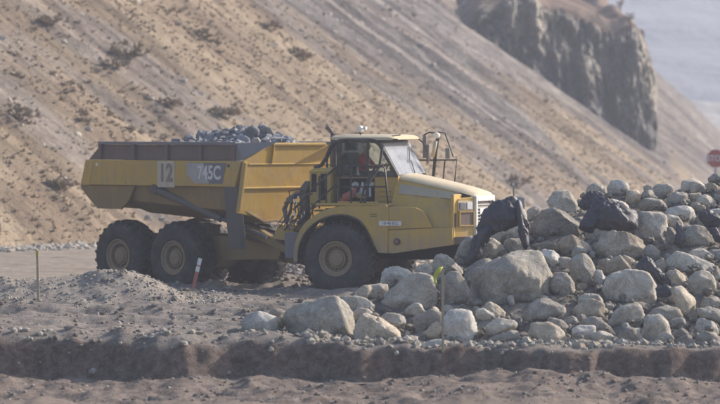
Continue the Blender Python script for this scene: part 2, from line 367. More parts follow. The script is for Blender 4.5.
# ------------------------------------------------------------------ ground
def ground_z(X, Y, fine=True):
    X = np.asarray(X, float); Y = np.asarray(Y, float)
    left = 1-sstep(-3.0, 1.0, X)
    yb = 66.2+.35*vn(X*.55, 3.1)+.10*vn(X*1.9, 7.7)+.08*vn(X*5.1, 8.7)+.4*left
    drop = .52+.10*vn(X*.4, 9.9)
    z = -.10+0*X
    # berm on the lip of the cut bank (left) and the bank itself
    z = z+((.30+.12*vn(X*.8, 2.7)+.07*vn(X*2.3, 6.1))*left+.04+.05*vn(X*1.3, 4.4))*np.exp(-((Y-yb-.7)/.75)**2)
    t = sstep(yb-.42-.25*fbm(X*1.3, 5.0, 0, 3, 62), yb+.06, Y); z = z-(1-t)*(drop+.02)
    # spoil heap left of the truck
    hx = np.clip((X+9.0)/5.2, 0, 1)
    crest = np.interp(X, [-14, -8.5, -6.9, -6.3, -5.9, -5.4, -4.8, -4.3, -3.7], [.40, .50, .55, .64, .72, .71, .55, .33, 0])
    yc = 85.2+.5*vn(X*.5, 1.3)
    z = z+crest*np.exp(-np.abs((Y-yc)/1.35)**1.7)
    z = z+.16*np.exp(-((X+3.9)/.9)**2-((Y-87.5)/1.3)**2)
    for wx_, wy_ in ((-.6, 89.6), (-4.8, 92.4), (-6.2, 93.8), (-2.6, 94.0), (.6, 93.0)):      # soil squeezed up round the tyres
        rr = np.hypot((X-wx_)/1.15, (Y-wy_)/1.1); z = z+.13*np.exp(-((rr-1.0)/.28)**2)*(1+.5*vn(X*2.5, Y*2.5, 0, 12))
    # raised windrow under and behind the truck at the right
    z = z+.10*sstep(-2.0, 3, X)*sstep(80, 90, Y)*(1-sstep(96, 104, Y))
    # road on the left stays smooth
    road = sstep(94, 97.5, Y)*(1-sstep(124, 130, Y))*(1-sstep(-6, -3, X-.2*(Y-94)))
    rut = .06*vn(X*.18, (Y)*1.5, 0, 3)+.05*fbm(X*.7, Y*.6, 0, 3, 4)
    lum = .075*fbm(X*2.6, Y*2.0, 0, 4, 8, g=.6)+.045*np.clip(ridge(X*1.2, Y*.9, 0, 3, 21), 0, 1)
    amp = (1-.5*road)*(1-.55*sstep(100, 140, Y))
    z = z+(rut+lum)*amp
    for y0_, sl, dp in ((71.2, .05, .10), (74.0, -.04, .13), (76.6, .07, .12), (79.4, .02, .15), (82.3, -.05, .13), (88.2, .03, .08), (90.3, -.2, .08)):      # tyre ruts with squeezed-up shoulders
        q = Y-(y0_+sl*X+.5*vn(X*.22, y0_)); z = z-dp*np.exp(-(q/.33)**2)*(.75+.25*np.sign(np.sin(X*17+q*6)))*(1-sstep(3.5, 5.5, X))+.75*dp*np.exp(-((np.abs(q)-.62)/.2)**2)*(.8+.6*vn(X*1.6, Y*1.6, 0, 33))*(1-sstep(3.5, 5.5, X))
    heap = np.exp(-np.abs((Y-yc)/1.6)**2)*(crest > .02)
    z = z+heap*.09*fbm(X*3.2, Y*3.0, 0, 4, 31, g=.65)
    # broken bank foot and lip
    near = np.exp(-((Y-yb)/.35)**2); z = z+near*.07*fbm(X*3.5, Y*3.5, 0, 3, 51)
    z = z+(1-t)*(.16*fbm(X*1.6, Y*1.6, 0, 4, 61, g=.6)+.14*np.exp(-((Y-yb+1.0)/.7)**2)*(1+vn(X*.9, 5.5)))
    return z
def grid_mesh(name, xs, ys, mat, zf, attrf=None):
    X, Y = np.meshgrid(xs, ys); Z = zf(X, Y); V = np.stack([X, Y, Z], -1).reshape(-1, 3)
    nx, ny = len(xs), len(ys); i = np.arange(nx*ny).reshape(ny, nx)
    F = np.stack([i[:-1, :-1], i[:-1, 1:], i[1:, 1:], i[1:, :-1]], -1).reshape(-1, 4)
    return mesh_np(name, V, F, mat, attrs={'zone': attrf(X, Y)} if attrf else None)
def ground_mat():
    s = NT('haul_ground_soil'); at = s.attr('zone'); sep = s.n('ShaderNodeSeparateColor'); s.l(at.outputs['Color'], sep.inputs[0])
    a = s.noise(.9, 6, .65); b = s.noise(6, 6, .7); c = s.noise(34, 4, .7)
    soil = s.mix(s.ramp(a, [(.35, (0, 0, 0)), (.65, (1, 1, 1))]), (.135, .115, .10), (.25, .22, .195))
    soil = s.mix(s.math('MULTIPLY', s.ramp(b, [(.45, (0, 0, 0)), (.62, (1, 1, 1))]), .6), soil, (.30, .275, .26))
    road = s.mix(s.ramp(s.noise(1.6, 6, .7, stretch=(.35, 1, 1)), [(.38, (0, 0, 0)), (.62, (1, 1, 1))]), (.22, .185, .15), (.34, .295, .25))
    spoil = s.mix(b, (.22, .19, .165), (.38, .34, .30))
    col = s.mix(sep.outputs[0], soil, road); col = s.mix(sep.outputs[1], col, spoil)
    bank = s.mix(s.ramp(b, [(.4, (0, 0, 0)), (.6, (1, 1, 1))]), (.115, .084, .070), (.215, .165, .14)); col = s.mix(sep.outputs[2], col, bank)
    col = s.mix(.6, col, s.ramp(c, [(.36, (.6, .6, .6)), (.62, (1.15, 1.15, 1.15))]), 'MULTIPLY')
    n1 = s.bump(b, .6, .07); n2 = s.bump(c, .6, .03, n1)
    return s.fin(col, .92, n2, spec=.2)
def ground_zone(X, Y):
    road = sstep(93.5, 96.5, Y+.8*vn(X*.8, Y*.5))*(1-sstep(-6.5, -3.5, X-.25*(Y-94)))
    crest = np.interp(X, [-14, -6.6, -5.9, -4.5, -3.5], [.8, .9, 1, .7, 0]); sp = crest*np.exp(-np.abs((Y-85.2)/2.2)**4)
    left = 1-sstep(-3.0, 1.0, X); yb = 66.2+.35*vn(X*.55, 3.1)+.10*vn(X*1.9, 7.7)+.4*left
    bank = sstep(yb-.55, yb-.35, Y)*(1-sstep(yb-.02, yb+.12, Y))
    bank = np.maximum(bank, .6*(1-sstep(yb-.75, yb-.5, Y)))  # strip below the bank gets darker soil colour, painting in shade there
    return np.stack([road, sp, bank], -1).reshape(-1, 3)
GM = ground_mat()
xs = np.concatenate([np.array([-1400, -700, -350, -170, -80, -45, -28, -20]), np.arange(-15, 15.01, .07), np.array([18, 24, 36, 60, 110, 220, 450, 800, 1400])])
ys = np.concatenate([np.array([-150, -60, 0, 30, 48, 56, 60]), np.arange(62, 69, .06), np.arange(69, 100, .13), np.arange(100, 135, .4), np.arange(135, 190, 2.0), np.array([200, 230, 280, 360, 400, 600, 900, 1300])])
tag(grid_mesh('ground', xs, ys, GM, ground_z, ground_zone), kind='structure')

# ------------------------------------------------------------------ the hillside: toe line in plan, talus slope, bluff, upper slope
TOE = np.array([(-60, -75), (60, -45), (100, -24), (121, -11.8), (132, -6.2), (150, .6), (180, 8.6), (220, 16.5), (280, 26.2), (360, 37.0), (450, 46.8), (560, 57.5), (700, 68), (900, 82)], float)
def catmull(P, n):
    out = []
    for i in range(1, len(P)-2):
        for t in np.linspace(0, 1, n, endpoint=False):
            a, b, c, d = P[i-1], P[i], P[i+1], P[i+2]
            out.append(.5*((2*b)+(-a+c)*t+(2*a-5*b+4*c-d)*t*t+(-a+3*b-3*c+d)*t**3))
    return np.array(out)
TC = catmull(TOE, 60)      # (Y, X)
yk = np.concatenate([np.arange(62, 118, 2.0), np.exp(np.linspace(math.log(118), math.log(660), 1150))])
xk = np.interp(yk, TC[:, 0], TC[:, 1])
kern = np.ones(25)/25; xk = np.convolve(np.pad(xk, 12, mode='reflect', reflect_type='odd'), kern, 'valid')
dY, dX = np.gradient(yk), np.gradient(xk); ln = np.hypot(dX, dY)
nX, nY = -dY/ln, dX/ln                                   # towards the hill (left and away)
BX = [0, 7.4, 8.8, 10.4, 13.4, 16.0, 19.5, 21.0, 21.7, 22.3, 22.9, 40]        # the bluff in plan: x, the y of its foot, its height
BY = [250, 257, 258.5, 259.5, 261, 262, 264, 266, 269, 275, 287, 420]
BH = [0, 0, 2.2, 4.0, 5.5, 6.7, 7.6, 7.3, 6.3, 5.0, 3.7, 3.0]
def foot_y(X): return np.interp(X, BX, BY)
def hill_z(X, Y, d):
    base = (.70+.22*sstep(290, 350, Y))*d
    fy = foot_y(X)+4.3; ch = np.interp(X, BX, BH)*(1+.10*vn(X*.5, 4.0))*np.clip(((23.3+(Y-270)*.045)-X)/1.2, 0, 1)
    t = np.clip((Y-fy)/2.2, 0, 1); t = t*t*(3-2*t); up = np.clip(Y-fy-2, 0, 200)
    return base+ch*t-.03*up*(ch > .1)*np.clip(d/4, 0, 1), t, Y-fy, ch
dk = np.concatenate([np.array([-4, -2, -1, -.5]), np.arange(0, 34, .13), np.exp(np.linspace(math.log(34), math.log(95), 50))])
YK, DK = np.meshgrid(yk, dk); NXg, _ = np.meshgrid(nX, dk); NYg, _ = np.meshgrid(nY, dk); XKg, _ = np.meshgrid(xk, dk)
def hill_point(Yk, d):
    i_x = np.interp(Yk, yk, xk); i_nx = np.interp(Yk, yk, nX); i_ny = np.interp(Yk, yk, nY)
    X_, Y_ = i_x+i_nx*d, Yk+i_ny*d; z, t, cd, ch = hill_z(X_, Y_, d)
    return X_, Y_, z, t, cd, ch
PX, PY, PZ, T, CD, CH = hill_point(YK, DK)
# gullies and scree runs stretched along the fall line
fall = fbm(YK*.20, DK*.035, 0, 5, 71, g=.6)
PZ = PZ+(.75+.5*sstep(185, 215, YK))*fall*sstep(0, 8, DK)+.06*fbm(YK*1.1, DK*.6, 0, 4, 75, g=.6)*sstep(-.5, 1, DK)+.22*fbm(YK*.45, DK*.3, 0, 3, 79)*sstep(0, 3, DK)
PZ = PZ+(.20+.22*sstep(180, 205, YK))*fbm(YK*.95, DK*.11, 0, 4, 77, g=.65)*sstep(0, 2, DK)
PZ = PZ-.9*np.clip(-DK, 0, 4)**1-.12*(DK < .5)
def hill_zone(Yk, d, T, CD, CH, PZ):
    """R scree grey, G lilac-brown upper slope, B pale cap rock (what the ground there is made of)"""
    run = fbm(Yk*.30, d*.045, 0, 4, 11, g=.6)
    # grey talus field from the middle of the hill on; CD here is the distance past the bluff's foot
    near = Yk+.9*d+9*run
    far = sstep(190, 203, near)*(1-sstep(202, 222, Yk-4.2*(d-4.5)+16*vn(Yk*.09, d*.12)+14*run))
    far = np.maximum(far, .95*sstep(-30, -10, CD+18*run)*(CH > .5))
    patch = sstep(.20, .42, fbm(Yk*.16, d*.10, 0, 4, 15)+.35*run)
    streak = sstep(.20, .40, run)*sstep(175, 200, Yk+d*.5)
    grey = np.clip(np.maximum(np.maximum(far, patch*.7), streak*.75), 0, 1)
    grey = np.clip(np.maximum(grey, sstep(.02, .2, T)*(CH > .6)), 0, 1)
    rightend = sstep(255, 300, Yk+8*run); grey = np.maximum(grey, rightend*.85)
    up = sstep(1.2, 2.6, CD+.6*run)*sstep(1.0, 3.0, CH)
    lilac = np.clip(np.maximum(up, .6*sstep(.0, .45, fbm(Yk*.1, d*.08, 0, 3, 19))*sstep(160, 200, Yk)*(1-.6*far)*(1-.85*rightend)), 0, 1)
    cap = 0*grey
    return np.stack([grey*(1-up), lilac, cap], -1).reshape(-1, 3)
def hill_mat():
    s = NT('dry_hillside'); at = s.attr('zone'); sep = s.n('ShaderNodeSeparateColor'); s.l(at.outputs['Color'], sep.inputs[0])
    a = s.noise(.22, 6, .65); b = s.noise(1.2, 6, .72); c = s.noise(5.5, 5, .75); e = s.noise(1.0, 5, .7, stretch=(.5, .5, 1.6))
    grass = s.mix(s.ramp(a, [(.35, (0, 0, 0)), (.65, (1, 1, 1))]), (.27, .215, .155), (.35, .285, .21))
    grass = s.mix(s.math('MULTIPLY', s.ramp(b, [(.46, (0, 0, 0)), (.62, (1, 1, 1))]), .35), grass, (.26, .205, .155))
    grass = s.mix(s.math('MULTIPLY', s.ramp(c, [(.52, (0, 0, 0)), (.66, (1, 1, 1))]), .2), grass, (.24, .19, .15))
    scree = s.mix(s.ramp(e, [(.38, (0, 0, 0)), (.62, (1, 1, 1))]), (.135, .125, .125), (.26, .24, .23))
    scree = s.mix(s.math('MULTIPLY', s.ramp(b, [(.50, (0, 0, 0)), (.64, (1, 1, 1))]), .55), scree, (.115, .105, .11))
    scree = s.mix(s.math('MULTIPLY', s.ramp(c, [(.54, (0, 0, 0)), (.64, (1, 1, 1))]), .6), scree, (.33, .31, .29))
    lilac = s.mix(b, (.20, .145, .12), (.28, .215, .175))
    cap = s.mix(s.ramp(c, [(.42, (0, 0, 0)), (.6, (1, 1, 1))]), (.26, .235, .20), (.44, .40, .34))
    col = s.mix(sep.outputs[0], grass, scree); col = s.mix(sep.outputs[1], col, lilac); col = s.mix(sep.outputs[2], col, cap)
    at2 = s.attr('tone'); sp2 = s.n('ShaderNodeSeparateColor'); s.l(at2.outputs['Color'], sp2.inputs[0])
    col = s.mix(s.math('ADD', s.math('MULTIPLY', sep.outputs[0], .5), .35), col, s.ramp(sp2.outputs[0], [(.36, (.50, .49, .52)), (.5, (.95, .95, .95)), (.64, (1.4, 1.38, 1.35))]), 'MULTIPLY')
    col = s.mix(.6, col, s.ramp(sp2.outputs[1], [(.36, (.72, .68, .68)), (.6, (1.1, 1.1, 1.1))]), 'MULTIPLY')
    col = s.mix(.6, col, s.ramp(sp2.outputs[2], [(.25, (.66, .64, .64)), (.6, (1.1, 1.1, 1.1))]), 'MULTIPLY')
    fine = s.noise(16, 3, .7); col = s.mix(.5, col, s.ramp(fine, [(.38, (.68, .68, .68)), (.6, (1.12, 1.12, 1.12))]), 'MULTIPLY')
    n1 = s.bump(b, .7, .5); n2 = s.bump(c, .7, .16, n1)
    return s.fin(col, .95, n2, spec=.1)
V = np.stack([PX, PY, PZ], -1).reshape(-1, 3); i = np.arange(YK.size).reshape(YK.shape)
F = np.stack([i[:-1, :-1], i[1:, :-1], i[1:, 1:], i[:-1, 1:]], -1).reshape(-1, 4)
HZ = hill_zone(YK, DK, T, CD, CH, PZ)
TN = .5+.5*fbm(YK*.75, DK*.085, 0, 5, 131, g=.68); TN2 = .5+.5*fbm(YK*.28, DK*.20, 0, 4, 137, g=.6); TN3 = np.clip(.5+1.1*fbm(YK*2.2, DK*.5, 0, 4, 139, g=.7), 0, 1)
hill = mesh_np('hillside', V, F, hill_mat(), attrs={'zone': HZ, 'tone': np.stack([TN, TN2, TN3], -1).reshape(-1, 3)}); tag(hill, kind='structure')
# the bluff face: a finely modelled wall of eroded columns standing in front of the slope's step
bx = np.arange(7.4, 23.5, .055); bh = np.linspace(0, 1, 130); BXg, BHg = np.meshgrid(bx, bh)
def toe_dist(X, Y):
    Q = np.stack([xk, yk], -1)[::4]; out = np.empty(X.shape)
    for k in range(len(X)): out[k] = np.sqrt(((Q-np.array((X[k], Y[k])))**2).sum(1)).min()
    return out
fy_ = foot_y(bx); fd_ = toe_dist(bx, fy_); zb_ = .70*fd_-1.0; ht_ = np.interp(bx, BX, BH)*(1+.10*vn(bx*.5, 4.0))+1.25+.45*fbm(bx*.9, 2.2, 0, 3, 8)
colm = ridge(BXg*.50+.45*fbm(BXg*.6, BHg*2.5, 0, 3, 93), BHg*.9, 0, 3, 91); gul = fbm(BXg*1.5, BHg*3.2, 0, 5, 95, g=.66); ledg = fbm(BXg*.8, BHg*9, 0, 3, 99)
edge = np.clip(BHg*(1.02-BHg)*9, 0, 1)
BYg = fy_[None]+.6+3.2*BHg**1.2-edge*(1.3*colm+1.7*gul+.6*ledg+.9*ridge(BXg*1.6, BHg*2.6, 0, 3, 115)+1.1*fbm(BXg*2.4, BHg*13, 0, 4, 119, g=.7)+.5*np.round(2.5*fbm(BXg*1.3, BHg*5, 0, 2, 121))/1.5)
BXX = BXg+edge*.25*fbm(BXg*1.5, BHg*3, 0, 3, 101)
BZg = zb_[None]+ht_[None]*BHg+edge*.2*fbm(BXg*2.2, BHg*5, 0, 3, 103)
capz = sstep(.40, .60, BHg+.12*fbm(BXg*.8, BHg*2, 0, 3, 105))*sstep(8.0, 10.5, BXg+1.5*fbm(BXg*.5, BHg, 0, 2, 107))*sstep(-.6, .1, fbm(BXg*.7, BHg*1.0, 0, 3, 109))
ex = np.linspace(.05, 1, 26)[:, None]                       # the brow of the bluff, running back into the slope
BXX = np.concatenate([BXX, np.repeat(BXX[-1:], 26, 0)]); BYg = np.concatenate([BYg, BYg[-1:]+5.5*ex]); BZg = np.concatenate([BZg, BZg[-1:]-.25*ex+.25*fbm(BXX[-26:]*1.3, ex*4, 0, 3, 117)*np.sin(ex*math.pi)])
capz = np.concatenate([capz, 0*BXX[-26:]]); BHg = np.concatenate([BHg, 1+np.repeat(ex, BXX.shape[1], 1)]); BXg = BXX
topz = sstep(.93, .99, BHg+.05*fbm(BXg*1.2, 0*BHg, 0, 3, 111))
def bluff_mat():
    s = NT('eroded_bluff_rock'); at = s.attr('zone'); sep = s.n('ShaderNodeSeparateColor'); s.l(at.outputs['Color'], sep.inputs[0])
    b = s.noise(.9, 6, .78, stretch=(1.6, 1.6, .8)); c = s.noise(2.2, 6, .8, stretch=(1.5, 1.5, .9)); e = s.noise(11, 4, .7)
    g = s.mix(s.ramp(b, [(.38, (0, 0, 0)), (.62, (1, 1, 1))]), (.10, .10, .108), (.36, .35, .345))
    g = s.mix(s.math('MULTIPLY', s.ramp(c, [(.50, (0, 0, 0)), (.57, (1, 1, 1))]), .75), g, (.33, .315, .295))
    cr = s.mix(s.ramp(c, [(.40, (0, 0, 0)), (.6, (1, 1, 1))]), (.42, .385, .33), (.66, .61, .53))
    col = s.mix(sep.outputs[0], g, cr); col = s.mix(sep.outputs[1], col, s.mix(b, (.20, .145, .12), (.28, .215, .175)))
    col = s.mix(.5, col, s.ramp(e, [(.38, (.65, .65, .65)), (.6, (1.12, 1.12, 1.12))]), 'MULTIPLY')
    return s.fin(col, .95, s.bump(c, .8, .5, s.bump(b, .8, .8)), spec=.1)
ii = np.arange(BXg.size).reshape(BXg.shape)
tag(mesh_np('bluff', np.stack([BXX, BYg, BZg], -1).reshape(-1, 3), np.stack([ii[:-1, :-1], ii[:-1, 1:], ii[1:, 1:], ii[1:, :-1]], -1).reshape(-1, 4), bluff_mat(), attrs={'zone': np.stack([capz, topz, 0*capz], -1).reshape(-1, 3)}), kind='structure')
def hill_hit(px, py):
    o = Vector((0, 0, CAM_H)); d = Vector(((px-360)/FPX, 1, (HOR-py)/FPX)).normalized()
    ok, loc, nor, idx = hill.ray_cast(o, d, distance=5000); return loc if ok else None

# ---- far mountain beyond the spur
def far_mat(name, c1, c2):
    s = NT(name); a = s.noise(.012, 6, .65); b = s.noise(.05, 5, .7); return s.fin(s.mix(s.math('MULTIPLY', s.math('ADD', a, b), .5), c1, c2), .95, s.bump(a, .6, 20))
xs2 = np.linspace(-300, 600, 160); ys2 = np.linspace(700, 1150, 60)
def far_z(X, Y): return -1+np.clip((Y-850)/280, 0, 1)*(54+6*fbm(X*.012, Y*.012, 0, 5, 3)-.03*(X-80))+4*fbm(X*.03, Y*.03, 0, 4, 6)*sstep(820, 900, Y)
tag(grid_mesh('distant_mountain', xs2, ys2, far_mat('far_mountain_haze_blue', (.09, .11, .15), (.13, .15, .19)), far_z), kind='structure')  # bluish haze tint put into the mountain's own colour
def low_z(X, Y): return -1.2+(10*np.exp(-((Y-740)/50.)**2))*(1+.3*fbm(X*.02, Y*.02, 0, 3, 9))*(1-.006*(X-65))
tag(grid_mesh('distant_foothill', np.linspace(-150, 260, 160), np.linspace(610, 860, 40), far_mat('foothill_dry_grass', (.22, .21, .20), (.28, .27, .25)), low_z), kind='structure')

# ------------------------------------------------------------------ the dump truck
truck = bpy.data.objects.new('articulated_dump_truck', None); COL.objects.link(truck)
ROOT = Vector((-1.369, 92.142, -.12)); truck.location = ROOT
tag(truck, 'dusty yellow articulated dump truck numbered 12 carrying a load of dark rock', 'dump truck')
FO = Vector((.022, 91.58, -.10))-ROOT; FR = math.radians(-22)
RO = Vector((-1.369, 92.142, -.14))-ROOT; RR = math.radians(-43)
def fp(mb, name, mat, parent=None, **k):   # part of the front unit
    if parent is None or parent is truck: return mb.build(name, mat, truck, loc=FO, rz=FR, **k)
    return mb.build(name, mat, parent, **k)
def rp(mb, name, mat, parent=None, **k):
    if parent is None or parent is truck: return mb.build(name, mat, truck, loc=RO, rz=RR, **k)
    return mb.build(name, mat, parent, **k)

# ---- wheels
def make_wheel():
    b = MB(); b.lathe([(.20, .13), (.225, .14), (.24, .23), (.30, .22), (.315, .10), (.375, .085), (.39, .05), (.415, .035), (.435, .04), (.44, .08), (.44, .60), (.3, .62), (.1, .62)], 48)
    wheel = b.build('wheel', M['rim'], truck, smooth=True, auto=30)
    t = MB(); t.lathe([(.43, .10), (.445, .055), (.50, .02), (.60, -.005), (.70, .0), (.79, .03), (.845, .075), (.865, .12), (.865, .62), (.845, .67), (.79, .715), (.70, .745), (.60, .75), (.50, .73), (.44, .69), (.43, .64)], 72, cap=False)
    tyre = t.build('tyre', M['tyre'], wheel, smooth=True, auto=45)
    l = MB(); n = 24
    for k in range(n):
        for side in (0, 1):
            a0 = 2*math.pi*(k+.5*side)/n
            def P(a, r, v): return (r*math.cos(a), v, r*math.sin(a))
            wl = .088; sk = .16
            if side == 0: vs = (.012, .20, .40)
            else: vs = (.738, .55, .35)
            lo = (.80, .855, .855); hi = (.865, .930, .932)
            for j in range(2):
                aa = a0+sk*(j*.55); ab = a0+sk*((j+1)*.55)
                va, vb = vs[j], vs[j+1]
                l.hexa([P(aa-wl/2, lo[j], va), P(aa+wl/2, lo[j], va), P(ab+wl/2, lo[j+1], vb), P(ab-wl/2, lo[j+1], vb),
                        P(aa-wl/2*.85, hi[j], va+(.03 if side == 0 else -.03)), P(aa+wl/2*.85, hi[j], va+(.03 if side == 0 else -.03)), P(ab+wl/2*.85, hi[j+1], vb), P(ab-wl/2*.85, hi[j+1], vb)])
    tag(l.build('tread_lugs', M['tyre'], wheel, bevel=.008), kind='stuff')
    h = MB(); h.lathe([(.02, .075), (.10, .078), (.165, .09), (.185, .115), (.19, .16), (.19, .24)], 32)
    h.build('hub_cap', M['rim'], wheel, smooth=True, auto=35)
    bt = MB()
    for k in range(16):
        a = 2*math.pi*k/16; c = (.272*math.cos(a), 0, .272*math.sin(a))
        bt.lathe([(.012, .19), (.016, .195), (.016, .225)], 6, c)
    tag(bt.build('wheel_nuts', M['chassis'], wheel), kind='stuff')
    tr = MB()                                   # raised ring moulded on the sidewall
    tr.lathe([(.655, -.012), (.672, -.012), (.675, .01), (.650, .01)], 72, cap=False); tr.build('sidewall_ring', M['tyre'], wheel, smooth=True, auto=30)
    return wheel
wheel0 = make_wheel()
def put_wheel(u, side, unit, first=False, spin=0.0):
    w_ = wheel0
    if not first:
        w_ = wheel0.copy(); COL.objects.link(w_); w_.parent = truck
        for ch in list(wheel0.children):
            c = ch.copy(); COL.objects.link(c); c.parent = w_
    O, th = (FO, FR) if unit == 'F' else (RO, RR)
    v = -1.70 if side < 0 else 1.70; hub = .83 if unit == 'F' else .79
    loc = O+Matrix.Rotation(th, 3, 'Z') @ Vector((u, v, hub))
    w_.location = loc; w_.rotation_mode = 'XYZ'
    R_ = Matrix.Rotation(th+(math.pi if side > 0 else 0), 4, 'Z') @ Matrix.Rotation(spin, 4, 'Y')
    w_.rotation_euler = R_.to_euler()
put_wheel(0, -1, 'F', True, .2); put_wheel(0, 1, 'F', spin=.5)
for q, u in enumerate((-3.03, -5.05)): put_wheel(u, -1, 'R', spin=.7+q); put_wheel(u, 1, 'R', spin=.3+q)

# ---- rear unit: chassis
b = MB()
for v in (-.62, .42): b.box((-5.6, v, .95), (-.2, v+.2, 1.36))
b.box((-5.7, -.62, 1.0), (-5.5, .62, 1.3)); b.box((-4.2, -.42, 1.0), (-3.9, .42, 1.3))
rp(b, 'chassis_frame', M['chassis'], bevel=.015)
b = MB(); b.prism([(-2.75, .72), (-.15, .80), (-.05, 1.05), (-1.6, 1.33), (-2.75, 1.36)], -.80, -.66); b.prism([(-1.5, 1.55), (.30, .95), (.30, 1.12), (-.6, 1.52), (-1.35, 1.72)], -.98, -.80)
rp(b, 'side_rail', M['body'], bevel=.02)
b = MB(); b.tube([(-4.04, -1.0, .95), (-4.04, 1.0, .95)], .16, 12)
for u in (-3.03, -5.05): b.tube([(u, -1.15, .79), (u, 1.15, .79)], .17, 12); b.tube([(u, -.35, .79), (u, .35, .79)], .32, 14)
for v in (-.95, .95): b.prism([(-5.0, .70), (-4.04, .95), (-3.05, .70), (-3.0, .86), (-4.04, 1.22), (-5.05, .86)], v-.1, v+.1)
rp(b, 'rear_axles', M['chassis'], bevel=.01)
b = MB(); b.box((-3.6, -.9, 1.38), (-2.5, -.5, 1.62)); rp(b, 'suspension_block', M['chassis'], bevel=.02)
b = MB(); b.tube([(.3, 0, .95), (-.5, 0, 1.0), (-1.2, 0, 1.05)], .32, 16); b.box((-.35, -.45, .7), (.35, .45, 1.5)); rp(b, 'articulation_hitch', M['body'], bevel=.02)

# ---- rear unit: dump body
def sec(u, zb, top=2.62, vt=1.80, v1=1.70, z1=None, vb=.95):
    z1 = zb+.32 if z1 is None else z1
    return [(u, -vt, top), (u, -v1, z1), (u, -vb, zb), (u, vb, zb), (u, v1, z1), (u, vt, top), (u, vt-.06, top), (u, v1-.06, z1+.03), (u, vb-.04, zb+.06), (u, -vb+.04, zb+.06), (u, -v1+.06, z1+.03), (u, -vt+.06, top)]
b = MB()
secs = [sec(-6.22, 2.50, z1=2.56, vb=1.5, v1=1.78), sec(-6.0, 2.30, z1=2.38, vb=1.4, v1=1.77), sec(-5.62, 2.03, z1=2.16, vb=1.3, v1=1.74), sec(-4.72, 2.0, z1=2.16, vb=1.2, v1=1.72), sec(-4.45, 1.90, vb=1.1), sec(-3.0, 1.80), sec(-1.0, 1.70), sec(-.52, 1.72)]
b.loft(secs); body = rp(b, 'dump_body', M['body'], bevel=.012)
b = MB()
for sg in (-1, 1):
    o_, i_ = sg*1.92, sg*1.78
    b.prism([(-5.84, 2.61), (-.58, 2.61), (-.36, 3.25), (-5.66, 3.25)], min(o_, i_), max(o_, i_))
    b.hexa([(-6.26, sg*1.84, 2.60), (-5.845, sg*1.925, 2.60), (-5.845, sg*1.78, 2.60), (-6.26, sg*1.70, 2.60), (-6.07, sg*1.84, 3.25), (-5.665, sg*1.925, 3.25), (-5.665, sg*1.78, 3.25), (-6.07, sg*1.70, 3.25)])
side = rp(b, 'side_panel', M['yellow_hi'], bevel=.015); side['label'] = 'yellow band along the dump body with the number and decal'
for sg in (-1, 1): b = MB(); b.prism([(-6.26, 2.595), (-6.05, 2.36), (-5.6, 2.0), (-4.72, 2.0), (-4.45, 2.2), (-4.2, 2.595)], sg*1.83-.03, sg*1.83+.03); rp(b, 'tail_skirt', M['body'], bevel=.01)
# raised sideboards: one recessed panel between each pair of posts
posts = [-5.50, -4.26, -3.05, -1.84, -.66]
for sg in (-1, 1): b = MB(); b.plate([(-5.98, sg*1.80, 3.255), (-5.50, sg*1.80, 3.255), (-5.50, sg*1.80, 3.66)], -.04); rp(b, 'sideboard_end', M['board'])
for sg in (-1, 1):
    for a, c in zip(posts, posts[1:]):
        b = MB(); b.box((a+.05, sg*1.775-.02, 3.255), (c-.05, sg*1.775+.02, 3.64)); rp(b, 'sideboard_panel', M['board'])
    for u in posts:
        b = MB(); b.box((u-.05, sg*1.83-.055, 3.255), (u+.05, sg*1.83+.055, 3.66)); rp(b, 'sideboard_post', M['board'], bevel=.01)
b = MB()
for sg in (-1, 1): b.box((-5.56, sg*1.82-.07, 3.645), (-.58, sg*1.82+.07, 3.72))
rp(b, 'sideboard_rail', M['steel'], bevel=.012)
# headboard leaning forward, chamfered corners, V bottom
zz = lambda z: -.59+(z-1.97)*.187
def hb(v, z, o=0): return (zz(z)+o, v, z)
T_ = [(-1.86, 1.97), (-.3, 1.70), (.3, 1.70), (1.86, 1.97), (1.88, 3.25), (.93, 3.70), (-.93, 3.70), (-1.88, 3.25)]
b = MB(); b.plate([hb(v, z) for v, z in T_], .06); head = rp(b, 'headboard', M['yellow_hi'], bevel=.012)
b = MB()
def rib(p, q, t=.05, d=.09, o=.06):
    P, Q = Vector(hb(*p, o)), Vector(hb(*q, o)); dr = (Q-P).normalized(); nn = Vector((1, 0, -.187)).normalized(); sd_ = dr.cross(nn).normalized()*t
    b.hexa([P-sd_, P+sd_, Q+sd_, Q-sd_, P-sd_*.7+nn*d, P+sd_*.7+nn*d, Q+sd_*.7+nn*d, Q-sd_*.7+nn*d])
rib((-1.70, 3.17), (1.70, 3.17), .02, .025); rib((-1.80, 2.58), (1.80, 2.58), .03, .04); rib((-1.84, 2.02), (-1.84, 3.22), .05, .07); rib((-.9, 3.2), (-.9, 3.66), .03, .04); rib((-.95, 3.665), (.95, 3.665), .04, .05)
rp(b, 'headboard_rib', M['yellow'], head, bevel=.01)
for sg in (-1, 1): b = MB(); b.plate([(-.60, sg*1.84, 3.27), (-.58, sg*1.84, 3.69), (.02, sg*.98, 3.73), (-.36, sg*1.84, 3.30)], .03); rp(b, 'spill_guard', M['steel'])
